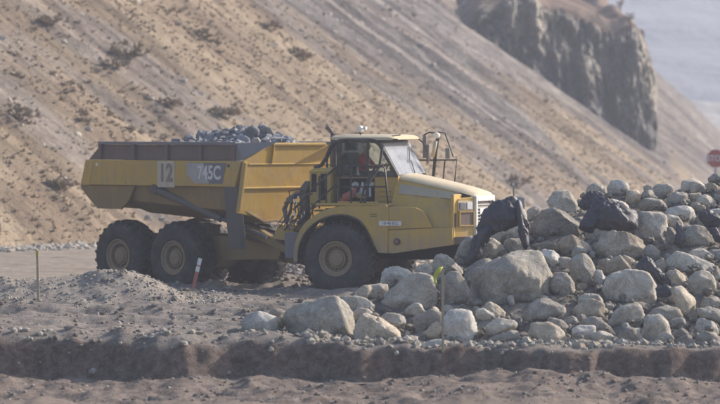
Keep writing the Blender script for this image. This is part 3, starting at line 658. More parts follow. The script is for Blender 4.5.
# lift cylinders and grey guard plate
for sg in (-1, 1):
    b = MB(); b.tube([(-3.40, sg*1.86, 2.50), (-1.45, sg*1.50, 1.80)], .095, 14); cy = rp(b, 'lift_cylinder', M['guard'], smooth=True, auto=40)
    b = MB(); b.tube([(-1.50, sg*1.51, 1.82), (-.25, sg*1.12, 1.36)], .055, 12); rp(b, 'cylinder_rod', M['guard'], cy, smooth=True, auto=40)
    b = MB(); b.tube([(-3.44, sg*1.76, 2.52), (-3.44, sg*1.95, 2.52)], .13, 12); rp(b, 'cylinder_eye', M['chassis'], cy, smooth=True, auto=40)
for sg in (-1, 1): b = MB(); b.hexa([(-1.08, sg*1.62, 1.06), (-.66, sg*1.62, 1.07), (-.62, sg*1.45, 1.07), (-1.04, sg*1.45, 1.06), (-.97, sg*1.92, 2.62), (-.50, sg*1.92, 2.63), (-.46, sg*1.80, 2.63), (-.93, sg*1.80, 2.62)]); rp(b, 'guard_plate', M['guard'], bevel=.02)
# placard with the number 12 and the 745C decal
def side_plane(u0, z0, sk=0, v=-1.924):   # text plane facing -v in the rear unit
    return Matrix(((1, 0, 0, u0), (0, 0, -1, v), (0, 1, 0, z0), (0, 0, 0, 1)))
b = MB(); b.box((-3.31, -1.932, 2.575), (-2.69, -1.921, 3.235)); pl = rp(b, 'number_plate', M['placard'])
text_mesh('number', '12', .62, M['number'], pl, side_plane(-3.0, 2.92, v=-1.936), .003, .84, .02)
b = MB(); b.prism([(-2.10, 3.20), (-.84, 3.20), (-1.0, 2.68), (-1.80, 2.68), (-2.10, 2.92)], -1.928, -1.921); dc = rp(b, 'model_decal', M['decal_dark'])
b = MB(); b.prism([(-2.26, 3.195), (-1.66, 3.195), (-1.46, 2.685), (-1.96, 2.685), (-2.26, 2.92)], -1.931, -1.9285); rp(b, 'decal_panel', M['decal_light'], dc)
text_mesh('model_number', '745C', .47, M['lettering'], dc, side_plane(-1.46, 2.94, v=-1.9335), .002, .80, .014)
for u, z in ((-5.55, 3.13), (-.78, 3.13)):
    b = MB(); b.lathe([(.035, -.0), (.04, .0), (.04, .04)], 12, (u, -1.935, z)); rp(b, 'marker_reflector', M['white'] if u < -3 else M['dark'])
# heaped load
def heap(u, v): return 3.45+.50*np.exp(-((u+2.1)/1.4)**2-((v)/1.0)**2)
uu, vv = np.meshgrid(np.arange(-5.6, -.75, .1), np.arange(-1.72, 1.73, .1)); hz = np.minimum(heap(uu, vv), 3.45+.50)-.35*sstep(-1.5, -.8, uu)+.16*fbm(uu*3, vv*3, 0, 4, 3)-.35*sstep(-3.4, -5.5, uu)
Vh = np.stack([uu, vv, hz], -1).reshape(-1, 3); ii = np.arange(uu.size).reshape(uu.shape)
ld = mesh_np('crushed_rock_load', Vh, np.stack([ii[:-1, :-1], ii[:-1, 1:], ii[1:, 1:], ii[1:, :-1]], -1).reshape(-1, 4), M['rock_blue'])
ld.location = ROOT+RO; ld.rotation_euler.z = RR; tag(ld, 'dark crushed rock filling the dump body under the larger load rocks', 'crushed rock', kind='stuff')
r_ = np.random.RandomState(14); uq, vq = r_.uniform(-3.7, -.85, 900), r_.uniform(-1.3, 1.3, 900); zq = np.minimum(heap(uq, vq), 3.95); sq = .04+.15*r_.rand(900)**2
c4, s4 = math.cos(math.radians(43)), math.sin(math.radians(43))
LOADQ = (np.stack([ROOT.x+RO.x+uq*c4+vq*s4, ROOT.y+RO.y-uq*s4+vq*c4, ROOT.z+RO.z+zq+sq*.4], -1), sq)
LOADR = [(262, 131, 14, 15, 'salmonpink', 'blue-grey and pink load rock highest in the truck body', -.2), (252, 133, 13, 16, 'rock_blue', 'dark upright load rock just left of the pink one', -.5),
 (240, 132, 17, 13, 'rock_blue', 'dark blocky load rock standing up in the middle of the load', -.1), (227, 134, 10, 11, 'rock_blue', 'dark pointed load rock with its tip up, left of the blocky one', .1),
 (216, 136, 15, 12, 'rock_blue', 'smooth slate load rock in the centre of the load', .2), (204, 136, 18, 13, 'rock_blue', 'slate load rock with a white chipped spot', -.2),
 (190, 139, 15, 10, 'rock_blue', 'rounded slate load rock at the left end of the heap', -.1), (221, 140, 20, 9, 'rock_blue', 'long low slate load rock just above the side rail', -.7),
 (243, 140, 15, 8, 'rock_blue', 'small slate load rock on the rail beneath the blocky one', -.8), (266, 140, 9, 6, 'rock_pale', 'small white load rock leaning by the headboard corner', -.4),
 (269, 132, 9, 12, 'rock_dark', 'dark load rock with a pale right face nearest the cab', -.1), (256, 141, 9, 6, 'rock_pale', 'small pale chip at the foot of the upright load rocks', -.9),
 (176, 141, 12, 6, 'rock_blue', 'low flat load stone farthest left in the heap', -.5)]
c43, s43 = math.cos(math.radians(43)), math.sin(math.radians(43))
for k, (px, py, w_, h_, mt, lab, v) in enumerate(LOADR):
    t = (px-360)/FPX; u = (t*(92.142+v*c43)+1.369-v*s43)/(c43+t*s43); Y = 92.142-u*s43+v*c43; X = t*Y; z = CAM_H-(py-HOR)*Y/FPX; sc = Y/FPX
    rs = np.random.RandomState(900+k)
    o = boulder('load_rock', rnd_poly(rs, w_*sc*1.25, h_*sc*1.35, 6), .5*w_*sc, (X, Y, z), M['rock_blue'] if mt == 'salmonpink' else M[mt], 900+k, 4, sharp=60, rough=.03)
    tag(o, lab, 'rock', 'rocks loaded in the dump body')

# ---- front unit
out_ = [(-1.10, .74), (-1.07, 1.16), (-.84, 1.65), (-.38, 1.98), (.12, 2.12), (.64, 2.13), (1.05, 2.13), (1.38, 2.12), (1.38, 1.5), (1.38, .99)]
in_ = [(-.99, .74), (-.95, 1.15), (-.73, 1.55), (-.30, 1.84), (.20, 1.93), (.58, 1.83), (.80, 1.63), (.98, 1.32), (1.06, 1.15), (1.14, 1.0)]
def smooth_line(P, n=4):
    Q = [(2*P[0][0]-P[1][0], 2*P[0][1]-P[1][1])]+list(P)+[(2*P[-1][0]-P[-2][0], 2*P[-1][1]-P[-2][1])]
    r = catmull(np.array(Q, float), n); return [tuple(p) for p in r]+[P[-1]]
out_, in_ = smooth_line(out_), smooth_line(in_)
for sg in (-1, 1):
    b = MB(); b.ringplate(out_, in_, sg*1.66-.03, sg*1.66+.03)
    bmesh.ops.remove_doubles(b.b, verts=b.b.verts, dist=1e-4)
    fd = fp(b, 'front_fender', M['yellow'])
    b = MB(); arch_o = out_[:21]; arch_i = [(x*.975, z-.05) for x, z in arch_o]; b.ringplate(arch_o, arch_i, min(sg*1.63, sg*.9), max(sg*1.63, sg*.9)); fp(b, 'fender_top', M['yellow'], fd)
    b = MB(); b.ringplate([(x*1.0, z) for x, z in in_[:33]], [(x*.985, z-.035) for x, z in in_[:33]], sg*1.66-.06, sg*1.66+.05); fp(b, 'fender_lip', M['dark'], fd)
# lower side panel: fender to nose, slightly tapering in
def side_v(u): return np.interp(u, [1.38, 2.0, 2.92], [1.66, 1.56, 1.34])
for sg in (-1, 1):
    b = MB()
    up_ = [(1.385, 2.12), (2.05, 2.10), (2.25, 2.02), (2.46, 1.60), (2.93, 1.62)]; lo_ = [(1.385, 1.585), (1.9, 1.60), (2.2, 1.605), (2.44, 1.61-.02), (2.93, 1.60)]
    P = [(1.385, 2.12), (2.05, 2.10), (2.22, 2.02), (2.45, 1.615), (1.385, 1.565)]
    b.prism(P, [sg*side_v(p[0]) for p in P], [sg*(side_v(p[0])-.06) for p in P]); fp(b, 'fender_panel', M['yellow'], bevel=.012)
    P = [(1.385, 1.548), (2.45, 1.598), (2.93, 1.618), (2.93, 1.20), (1.5, .985), (1.385, .99)]
    b = MB(); b.prism(P, [sg*side_v(p[0]) for p in P], [sg*(side_v(p[0])-.06) for p in P]); lp = fp(b, 'lower_panel', M['yellow'], bevel=.012)
    if sg < 0:
        b = MB(); b.lathe([(.035, 0), (.06, -.006), (.085, -.004), (.085, .03)], 18, (1.60, -1.645, 1.27)); fp(b, 'tow_eye', M['dark'], lp, smooth=True, auto=30)
        b = MB(); b.lathe([(.0, -.012), (.03, -.012), (.035, .0)], 10, (1.60, -1.65, 1.27)); fp(b, 'eye_pin', M['salmon'], lp)
# number plate on the fender
b = MB(); b.box((1.16, -1.703, 1.66), (1.74, -1.69, 1.77)); pl = fp(b, 'asset_plate', M['white'])
def fplane(u0, z0, v): return Matrix(((1, 0, 0, u0), (0, 0, -1, v), (0, 1, 0, z0), (0, 0, 0, 1)))
text_mesh('plate_number', '10-45-012', .10, M['ink'], pl, fplane(1.45, 1.715, -1.706), .001, 1.0, .001)
b = MB()
for k, z in enumerate((1.92, 1.87)): b.box((.93, -1.697, z), (1.10, -1.690, z+.018))
fp(b, 'warning_sticker', M['chassis'])
# hood
def hs(u, vt, zt, zc, vm, zm, vl, zl):
    return [(u, -vl, zl), (u, -vm, zm), (u, -vt, zt-.07), (u, -vt+.08, zt), (u, -vt*.45, zc), (u, 0, zc+.012), (u, vt*.45, zc), (u, vt-.08, zt), (u, vt, zt-.07), (u, vm, zm), (u, vl, zl)]
b = MB(); b.loft([hs(1.30, .86, 2.86, 2.90, 1.24, 2.13, 1.34, 1.40), hs(1.7, .84, 2.79, 2.83, 1.26, 2.13, 1.36, 1.40), hs(2.4, .78, 2.64, 2.68, 1.24, 2.14, 1.36, 1.40), hs(2.90, .72, 2.52, 2.56, 1.20, 2.12, 1.30, 1.40)])
hood = fp(b, 'hood_side', M['yellow_hi'], smooth=True, auto=38)
# pale dusty top skin, a little proud of the hood
def hk(u, vt, zt, zc): return [(u, -vt-.015, zt-.075), (u, -vt+.07, zt+.012), (u, -vt*.45, zc+.012), (u, 0, zc+.024), (u, vt*.45, zc+.012), (u, vt-.07, zt+.012), (u, vt+.015, zt-.075), (u, 0, zt-.12)]
b = MB(); b.loft([hk(1.32, .86, 2.86, 2.90), hk(1.7, .84, 2.79, 2.83), hk(2.4, .78, 2.64, 2.68), hk(2.92, .72, 2.52, 2.56), hk(3.20, .67, 2.43, 2.46), hk(3.27, .64, 2.37, 2.40)])
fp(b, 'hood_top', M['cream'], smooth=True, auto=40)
# faded swoosh on the hood side
def hood_v(u, z):
    vt = np.interp(u, [1.3, 1.7, 2.4, 2.9], [.86, .84, .78, .72]); zt = np.interp(u, [1.3, 1.7, 2.4, 2.9], [2.79, 2.72, 2.57, 2.45]); vm = np.interp(u, [1.3, 1.7, 2.4, 2.9], [1.24, 1.26, 1.24, 1.20])
    return -(vm+(vt-vm)*(z-2.13)/(zt-2.13))-.006
us = np.linspace(1.42, 2.86, 12); b = MB(); rows = []
for u in us:
    f_ = (u-1.42)/1.44; z1 = 2.66-.22*f_; z0 = z1-.24+.10*f_
    rows.append([b.b.verts.new((u, hood_v(u, z0), z0)), b.b.verts.new((u, hood_v(u, z1), z1))])
for A, B in zip(rows, rows[1:]): b.b.faces.new([A[0], B[0], B[1], A[1]])
fp(b, 'hood_decal', M['greystripe'], smooth=True)
# front corner facet with lamps, grille
A3, B3 = Vector((2.92, -1.30, 0)), Vector((3.24, -.66, 0))
def facet(t, z, off=0, sg=-1):
    p = A3.lerp(B3, t); n = Vector((B3.y-A3.y, -(B3.x-A3.x), 0)).normalized(); p = p+n*off; return (p.x, p.y*(-sg) if sg > 0 else p.y, z)
def fhex(b, t0, t1, z0, z1, o0, o1, sg):
    b.hexa([facet(t0, z0, o0, sg), facet(t1, z0, o0, sg), facet(t1, z0, o1, sg), facet(t0, z0, o1, sg), facet(t0, z1, o0, sg), facet(t1, z1, o0, sg), facet(t1, z1, o1, sg), facet(t0, z1, o1, sg)])
for sg in (-1, 1):
    b = MB(); b.prism([(2.86, 1.22), (2.95, 1.22), (2.95, 2.42), (2.86, 2.42)], sg*1.3, sg*.6)
    P0 = [facet(0, 1.24, 0, sg), facet(1, 1.36, 0, sg), facet(1, 2.36, 0, sg), facet(.35, 2.30, 0, sg), facet(0, 2.16, 0, sg)]
    back = [(2.80, p[1]*.95, p[2]) for p in P0]
    v0 = [b.b.verts.new(p) for p in P0]; v1 = [b.b.verts.new(p) for p in back]; b.b.faces.new(v0); b.b.faces.new(v1[::-1])
    for k in range(5): b.b.faces.new([v0[k], v1[k], v1[(k+1) % 5], v0[(k+1) % 5]])
    fc = fp(b, 'nose_corner', M['yellow_hi'], bevel=.01)
    b = MB(); fhex(b, .22, .92, 2.02, 2.26, .0, .02, sg); fp(b, 'lamp_surround', M['cream'], fc, bevel=.01)
    for t0 in (.28, .62):
        b = MB(); fhex(b, t0, t0+.24, 2.05, 2.22, .02, .045, sg); fp(b, 'headlight', M['lens'] if t0 > .5 else M['steel'], fc, bevel=.015)
    b = MB(); fhex(b, .30, .90, 1.66, 1.98, .0, .03, sg); fp(b, 'lower_grille', M['board'], fc, bevel=.01)
    b = MB()
    for z in (1.645, 1.98): fhex(b, .26, .94, z, z+.03, .0, .05, sg)
    for t in (.26, .91): fhex(b, t, t+.04, 1.676, 1.979, .0, .05, sg)
    fp(b, 'grille_frame', M['yellow_hi'], fc)
    b = MB(); fhex(b, .04, .15, 1.62, 1.97, .0, .02, sg); fp(b, 'marker_lamp', M['dark'], fc, bevel=.008)
b = MB(); b.box((3.14, -.66, 1.35), (3.30, -.55, 2.38)); b.box((3.14, .55, 1.35), (3.30, .66, 2.38)); b.box((3.14, -.549, 2.24), (3.302, .549, 2.38)); b.box((3.14, -.549, 1.35), (3.302, .549, 1.47))
gr = fp(b, 'radiator_surround', M['white'], bevel=.03)
b = MB(); b.box((3.16, -.545, 1.475), (3.21, .545, 2.235)); fp(b, 'radiator', M['steel'], gr)
b = MB()
for k in range(9): b.box((3.212, -.54, 1.50+k*.08), (3.235, .54, 1.53+k*.08))
fp(b, 'radiator_slats', M['decal_light'], gr)
b = MB(); b.box((3.237, -.25, 1.78), (3.25, .35, 2.06)); fp(b, 'badge_panel', M['white'], gr)
b = MB(); b.hexa([(2.90, -.80, 2.24), (3.22, -.685, 2.18), (3.22, -.60, 2.18), (2.90, -.70, 2.24), (2.90, -.77, 2.452), (3.22, -.67, 2.37), (3.22, -.60, 2.38), (2.90, -.70, 2.46)]); b.box((3.10, -.69, 1.45), (3.138, -.56, 2.2))
fp(b, 'hood_vent', M['recess'], bevel=.02)
# belly, bumper, front axle
b = MB(); b.prism([(1.25, .98), (2.9, 1.20), (3.25, 1.30), (3.25, 1.40), (1.25, 1.35)], -1.25, 1.25); fp(b, 'belly_plate', M['board'], bevel=.02)
b = MB(); b.box((-1.35, -.5, .80), (3.0, .5, 1.3)); b.box((-.6, -.9, 1.3), (2.7, .9, 2.05)); fp(b, 'engine_block', M['recess'], bevel=.03)
b = MB(); b.tube([(0, -1.12, .83), (0, 1.12, .83)], .18, 12); b.tube([(0, -.4, .83), (0, .4, .83)], .33, 14); fp(b, 'front_axle', M['chassis'])
b = MB(); b.box((-1.44, -1.45, .82), (-1.06, -1.0, 1.46)); fp(b, 'mudguard', M['decal_dark'], bevel=.03)
b = MB(); b.box((-1.75, -.75, 1.15), (-1.15, .75, 1.62)); b.prism([(-1.95, 1.28), (-1.45, 1.22), (-1.35, 1.52), (-1.8, 1.66)], -1.0, -.76); fp(b, 'hitch_frame', M['yellow'], bevel=.02)
# deck
b = MB(); b.box((-.55, -1.60, 2.131), (1.33, -.97, 2.19)); b.box((.0, -1.55, 2.19), (1.05, -1.50, 2.235)); fp(b, 'deck', M['yellow'], bevel=.01)
b = MB(); b.box((-.55, .97, 2.131), (1.33, 1.60, 2.19)); fp(b, 'deck', M['yellow'], bevel=.01)

# cab
b = MB(); b.box((-.30, -.80, 2.06), (1.30, .86, 2.14)); b.box((-.34, -.86, 2.06), (-.26, .86, 2.84)); b.box((.74, -.94, 2.14), (1.29, -.86, 2.855)); b.box((-.26, .82, 2.14), (1.29, .90, 2.86)); b.box((1.29, -.94, 2.06), (1.36, .90, 2.86))
cab = fp(b, 'cab_shell', M['yellow_hi'], bevel=.012)
b = MB(); b.box((-.26, -.80, 2.14), (.74, -.76, 2.78)); fp(b, 'cab_recess', M['recess'], cab)
b = MB(); b.box((-.26, -.95, 2.785), (.74, -.76, 2.85)); b.box((-.30, -.95, 2.14), (-.22, -.80, 2.785)); fp(b, 'door_sill', M['rim'], cab, bevel=.01)
b = MB()
for k in range(3): b.box((.86, -.957, 2.22+k*.12), (1.20, -.943, 2.235+k*.12))
fp(b, 'panel_louvre', M['body'], cab)
b = MB(); b.loft([[(u, -.98+e, 3.735+q), (u, -.98+e, 3.80-q), (u, -.86, 3.845-q*2), (u, 0, 3.87-q*2), (u, .82, 3.845-q*2), (u, .94-e, 3.80-q), (u, .94-e, 3.735+q)] for u, e, q in ((-.42, .05, .015), (-.36, 0, 0), (.9, 0, 0), (1.12, .0, .0), (1.20, .05, .015))])
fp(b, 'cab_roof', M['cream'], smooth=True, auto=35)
# black roll frame as continuous tubes
def frame_side(v):
    return [(-.84, v, 3.05), (-.66, v, 3.11), (-.52, v, 3.30), (-.42, v, 3.52), (-.33, v, 3.64), (-.16, v, 3.715), (.1, v, 3.725), (.62, v, 3.725), (.78, v, 3.70), (.89, v, 3.62), (1.10, v, 3.28), (1.36, v, 2.84)]
b = MB(); b.tube(frame_side(-.97), .052, 8); b.tube(frame_side(.92)[2:], .05, 8); b.tube([(.86, -.95, 3.68), (.86, .92, 3.70)], .045, 8)
b.box((-.25, -.99, 2.82), (-.13, -.93, 3.70)); b.box((-.26, .86, 2.82), (-.16, .92, 3.70)); b.box((.54, -.985, 2.84), (.60, -.935, 3.70)); b.box((-.50, -.97, 2.83), (1.33, -.94, 2.87))
b.tube([(-.50, -.95, 2.86), (-.52, -.95, 3.3)], .03)
fp(b, 'roll_frame', M['dark'], cab, smooth=True, auto=40)
def pane(P, mat, name='window_pane', t=.008):
    b = MB(); b.plate(P, t); fp(b, name, mat, cab)
pane([(-.13, -.955, 2.87), (.54, -.955, 2.87), (.54, -.955, 3.70), (-.13, -.955, 3.70)], M['glass'])
pane([(.60, -.955, 2.87), (1.30, -.955, 2.87), (.86, -.955, 3.60), (.76, -.955, 3.69), (.60, -.955, 3.70)], M['glass'])
pane([(-.48, -.955, 2.87), (-.25, -.955, 2.87), (-.25, -.955, 3.68), (-.40, -.955, 3.48)], M['glass'])
pane([(-.16, .90, 2.87), (1.26, .90, 2.87), (.86, .90, 3.68), (-.16, .90, 3.70)], M['glass'])
pane([(-.24, -.80, 2.86), (-.24, .84, 2.86), (-.24, .84, 3.70), (-.24, -.80, 3.70)], M['glass'], 'rear_window')
pane([(1.37, -.90, 2.88), (1.37, .86, 2.90), (.93, .86, 3.69), (.93, -.90, 3.65)], M['screen'], 'windscreen', .012)
b = MB(); b.tube([(1.40, .1, 2.92), (1.24, .25, 3.22)], .012, 5); b.tube([(1.26, .12, 3.20), (1.05, .62, 3.56)], .015, 5); fp(b, 'wiper', M['dark'], cab)
b = MB(); b.tube([(.78, -.9, 3.79), (1.35, -.75, 3.86)], .013, 5); b.tube([(1.16, -.9, 3.76), (1.32, -.85, 3.745)], .016, 5); b.tube([(1.14, .92, 3.78), (1.30, .95, 3.66), (1.42, .95, 3.42)], .018, 6); fp(b, 'roof_bracket', M['dark'], cab)
b = MB(); b.tube([(.18, -.45, 3.86), (.14, -.45, 3.96)], .02, 6); b.tube([(.02, -.45, 3.90), (.24, -.45, 3.90)], .012, 6); bc = fp(b, 'beacon_mount', M['dark'])
b = MB(); b.lathe([(.04, -.09), (.075, -.08), (.08, .06), (.05, .09)], 14, (.16, -.45, 4.005)); fp(b, 'beacon', M['orange'], bc, smooth=True, auto=50)
b = MB(); b.box((.25, -.50, 3.98), (.33, -.40, 4.06)); fp(b, 'work_lamp', M['white'], bc, bevel=.015)
# interior
b = MB(); b.box((-.12, -.34, 2.60), (.34, .18, 2.78)); b.hexa([(-.20, -.30, 2.78), (-.06, -.30, 2.78), (-.06, .14, 2.78), (-.20, .14, 2.78), (-.30+.08, -.30, 3.42), (-.10, -.30, 3.42), (-.10, .14, 3.42), (-.22, .14, 3.42)]); st = fp(b, 'operator_seat', M['seat'], cab, bevel=.04)
b = MB(); b.box((-.22, -.20, 3.47), (-.10, .06, 3.66)); fp(b, 'headrest', M['seat'], cab, bevel=.03)
b = MB(); b.box((.95, -.7, 2.6), (1.28, .78, 2.98)); fp(b, 'dashboard', M['trim'], cab, bevel=.04)
ang = np.linspace(0, 2*math.pi, 25); b = MB(); b.tube([(.80+.10*math.sin(a), -.08+.19*math.cos(a), 3.05+.16*math.sin(a)) for a in ang], .016, 6, cap=False); b.tube([(1.02, -.08, 2.85), (.80, -.08, 3.05)], .025, 6); fp(b, 'steering_wheel', M['dark'], cab)
b = MB(); b.box((-.15, .34, 2.70), (.20, .74, 2.95)); b.box((-.20, .36, 2.95), (-.08, .72, 3.40)); fp(b, 'trainer_seat', M['decal_light'], cab, bevel=.05)
# logo panel in the recess, red tank in front of it
cp = MB(); cp.box((-.0, -.81, 2.16), (.70, -.803, 2.70)); lg = fp(cp, 'logo_panel', M['recess'])
text_mesh('logo_lettering', 'CAT', .47, M['logo_white'], lg, fplane(.36, 2.50, -.816), .003, .66, .022)
b = MB(); b.prism([(.22, 2.30), (.46, 2.30), (.34, 2.45)], -.824, -.820); fp(b, 'logo_triangle', M['logo_yellow'], lg)
b = MB(); b.tube([(-.02, -1.02, 2.30), (.22, -1.02, 2.42)], .105, 14); b.tube([(.22, -1.02, 2.42), (.27, -1.02, 2.60)], .05, 10); ex = fp(b, 'fire_extinguisher', M['salmon'], smooth=True, auto=50)
b = MB(); b.tube([(-.12, -1.02, 2.22), (.02, -1.02, 2.22)], .10, 12); fp(b, 'extinguisher_base', M['red'], ex, smooth=True, auto=50)
# tank behind the cab with dark slots
b = MB(); b.box((-.90, -1.16, 2.10), (-.34, -.60, 2.94)); b.hexa([(-.94, -1.18, 2.94), (-.32, -1.18, 2.94), (-.32, -.6, 2.94), (-.94, -.6, 2.94), (-.84, -1.1, 3.03), (-.32, -1.1, 3.06), (-.32, -.6, 3.06), (-.84, -.6, 3.03)]); tk = fp(b, 'hydraulic_tank', M['yellow'], bevel=.02)
b = MB()
for u, w_, z in ((-.84, .13, 2.55), (-.60, .17, 2.35)): b.box((u, -1.168, z-.1), (u+w_, -1.158, 2.90))
fp(b, 'tank_slot', M['recess'], tk)
# exhaust stack
b = MB(); b.tube([(-.50, -.60, 2.95), (-.50, -.60, 3.5)], .075, 14); b.tube([(-.50, -.60, 3.45), (-.50, -.60, 3.86), (-.55, -.60, 3.95), (-.66, -.60, 4.06)], .062, 14); fp(b, 'exhaust_stack', M['board'], smooth=True, auto=60)
# handrails at the near deck edge
b = MB(); r_ = .024
b.tube([(-.02, -1.56, 2.19), (.0, -1.56, 3.10), (1.20, -1.56, 3.10), (1.26, -1.56, 3.04), (1.34, -1.56, 2.19)], r_, 8)
b.tube([(.37, -1.56, 2.19), (.37, -1.56, 3.10)], r_, 8); b.tube([(.0, -1.56, 2.59), (1.30, -1.56, 2.60)], r_*.8, 8); b.tube([(.72, -1.56, 2.20), (.80, -1.50, 2.65), (1.02, -1.30, 3.10), (1.04, -1.15, 3.62)], .035, 8)
b.tube([(.62, -1.56, 2.20), (.72, -1.50, 2.65), (.94, -1.35, 3.10)], .03, 8)
fp(b, 'deck_handrail', M['dark'], smooth=True, auto=60)
b = MB(); b.tube([(-.02, -1.56, 3.08), (-.55, -1.58, 2.62), (-1.14, -1.6, 2.02)], .026, 8); b.tube([(-.02, -1.56, 2.66), (-.52, -1.58, 2.22), (-1.0, -1.6, 1.72)], .022, 8)
b.tube([(-.28, -1.57, 2.15), (-.3, -1.57, 2.84)], .02, 6); b.tube([(-.62, -1.2, 2.05), (-.62, -1.2, 2.85)], .02, 6)
fp(b, 'stair_handrail', M['dark'], smooth=True, auto=60)
for k in range(4):
    b = MB(); b.box((-.62-.17*k, -1.52, 1.98-.26*k), (-.40-.17*k, -1.02, 2.02-.26*k)); fp(b, 'step', M['chassis'])
# mirrors and rail on the far side of the hood
b = MB(); b.tube([(.95, 1.4, 3.22), (2.02, 1.4, 3.23), (1.95, 1.4, 2.60)], .022, 8); b.tube([(1.70, 1.4, 3.22), (1.64, 1.4, 2.60)], .022, 8); b.tube([(1.46, 1.4, 3.72), (1.52, 1.4, 3.93), (1.70, 1.4, 3.90), (1.93, 1.4, 3.30)], .018, 8); b.tube([(1.46, 1.4, 3.90), (1.28, 1.4, 3.92), (1.12, 1.4, 3.84)], .018, 8)
b.tube([(1.38, 1.40, 2.70), (1.44, 1.4, 3.3), (1.52, 1.4, 3.86)], .045, 8); b.tube([(1.18, 1.4, 3.80), (1.30, 1.4, 3.23)], .03, 8)
mr = fp(b, 'mirror_rail', M['dark'], smooth=True, auto=60)
for (u, z, h, w_) in ((1.19, 3.57, .30, .05), (1.27, 3.40, .24, .04), (1.80, 3.40, .14, .06)):
    b = MB(); b.box((u-w_, 1.30, z-h), (u+w_, 1.36, z+h*.9)); fp(b, 'mirror', M['steel'], mr, bevel=.02)
b = MB(); b.lathe([(.03, -.06), (.075, -.05), (.08, .05), (.04, .08)], 12, (1.50, 1.33, 3.84)); fp(b, 'round_mirror', M['orange'], mr, smooth=True, auto=50)
b = MB(); b.tube([(1.48, 1.33, 3.70), (1.40, 1.33, 3.3)], .05, 8); fp(b, 'mirror_arm', M['cream'], mr, smooth=True)
# hoses at the articulation joint, each one its own part
rs = random.Random(5)
b = MB(); pts = [(-1.60, 1.68), (-1.66, 2.02), (-1.55, 2.26), (-1.32, 2.40), (-1.0, 2.42)]
b.tube([(u, -.95, z) for u, z in pts], .065, 10); fp(b, 'hydraulic_hose', M['decal_dark'], smooth=True, auto=60)
for k in range(13):
    u0 = -1.50+.05*k; v = -1.25+.04*(k % 5); z0 = rs.uniform(1.45, 1.7); z1 = rs.uniform(2.0, 2.5)
    p = [(u0-rs.uniform(.1, .3), v, z0), (u0-.05, v, z0+.25), (u0+rs.uniform(-.02, .12), v, (z0+z1)/2), (u0+rs.uniform(0, .2), v, z1), (u0+rs.uniform(.2, .3), v+.15, z1+.05)]
    b = MB(); b.tube(p, rs.uniform(.012, .026), 7); fp(b, 'hydraulic_hose', M['dark'] if k % 3 else M['steel'], smooth=True, auto=60)
for k in range(8):
    u, z = rs.uniform(-1.5, -.95), rs.uniform(1.55, 2.3); b = MB(); b.tube([(u, -1.32, z), (u+rs.uniform(-.03, .03), -1.32, z+rs.uniform(.05, .12))], rs.uniform(.012, .02), 8); fp(b, 'hose_fitting', M['chrome'], smooth=True, auto=60)
b = MB(); b.tube([(-1.62, -1.05, 2.18), (-1.25, -1.05, 2.18)], .018, 8); b.tube([(-1.42, -1.05, 2.15), (-1.52, -1.05, 1.75)], .03, 8); b.box((-1.14, -1.2, 1.5), (-.98, -.9, 2.55)); fp(b, 'valve_bracket', M['chassis'], smooth=True, auto=40)
b = MB(); b.hexa([(-1.14, -1.3, 2.5), (-.92, -1.3, 2.5), (-.92, -.9, 2.5), (-1.14, -.9, 2.5), (-1.0, -1.2, 2.72), (-.88, -1.2, 2.72), (-.88, -.9, 2.72), (-1.0, -.9, 2.72)]); fp(b, 'valve_cover', M['chassis'], bevel=.01)

# ---- the driver (front unit coordinates -> world)
def FW(u, v, z): return ROOT+FO+Matrix.Rotation(FR, 3, 'Z') @ Vector((u, v, z))
def skin_body(name, joints, edges, radii, mat, parent=None, lev=2):
    me = bpy.data.meshes.new(name); me.from_pydata([j[:] for j in joints], edges, []); o = bpy.data.objects.new(name, me); COL.objects.link(o)
    md = o.modifiers.new('skin', 'SKIN'); md.use_smooth_shade = True
    for k, r in enumerate(radii):
        me.skin_vertices[0].data[k].radius = (r, r) if not isinstance(r, tuple) else r
    me.skin_vertices[0].data[0].use_root = True
    ss = o.modifiers.new('sub', 'SUBSURF'); ss.levels = lev; ss.render_levels = lev
    dg = bpy.context.evaluated_depsgraph_get(); m2 = bpy.data.meshes.new_from_object(o.evaluated_get(dg)); bpy.data.objects.remove(o)
    m2.name = name; m2.materials.clear(); m2.materials.append(mat); m2.polygons.foreach_set('use_smooth', [True]*len(m2.polygons))
    return link(bpy.data.objects.new(name, m2), parent)
J = {'pel': (.10, -.08, 2.88), 'waist': (.10, -.08, 3.03), 'chest': (.11, -.08, 3.20), 'sho': (.11, -.08, 3.31), 'neck': (.13, -.08, 3.38), 'hd': (.15, -.08, 3.45),
     'ls': (.12, .10, 3.30), 'le': (.32, .16, 3.06), 'lh': (.72, .08, 3.12), 'rsx': (.12, -.26, 3.30), 're': (.30, -.33, 3.05), 'rh': (.72, -.24, 3.12),
     'lk': (.58, .04, 2.90), 'la': (.74, .06, 2.48), 'lt': (.92, .06, 2.43), 'rk': (.58, -.20, 2.90), 'ra': (.74, -.22, 2.48), 'rt': (.92, -.22, 2.43), 'lhip': (.16, .02, 2.87), 'rhip': (.16, -.18, 2.87)}
ks = list(J); ED = [('pel', 'waist'), ('waist', 'chest'), ('chest', 'sho'), ('sho', 'neck'), ('neck', 'hd'), ('sho', 'ls'), ('ls', 'le'), ('le', 'lh'), ('sho', 'rsx'), ('rsx', 're'), ('re', 'rh'), ('pel', 'lhip'), ('lhip', 'lk'), ('lk', 'la'), ('la', 'lt'), ('pel', 'rhip'), ('rhip', 'rk'), ('rk', 'ra'), ('ra', 'rt')]
RD = dict(pel=.15, waist=.14, chest=.16, sho=.11, neck=.055, hd=.06, ls=.075, le=.05, lh=.035, rsx=.075, re=.05, rh=.035, lk=.075, la=.05, lt=.04, rk=.075, ra=.05, rt=.04, lhip=.11, rhip=.11)
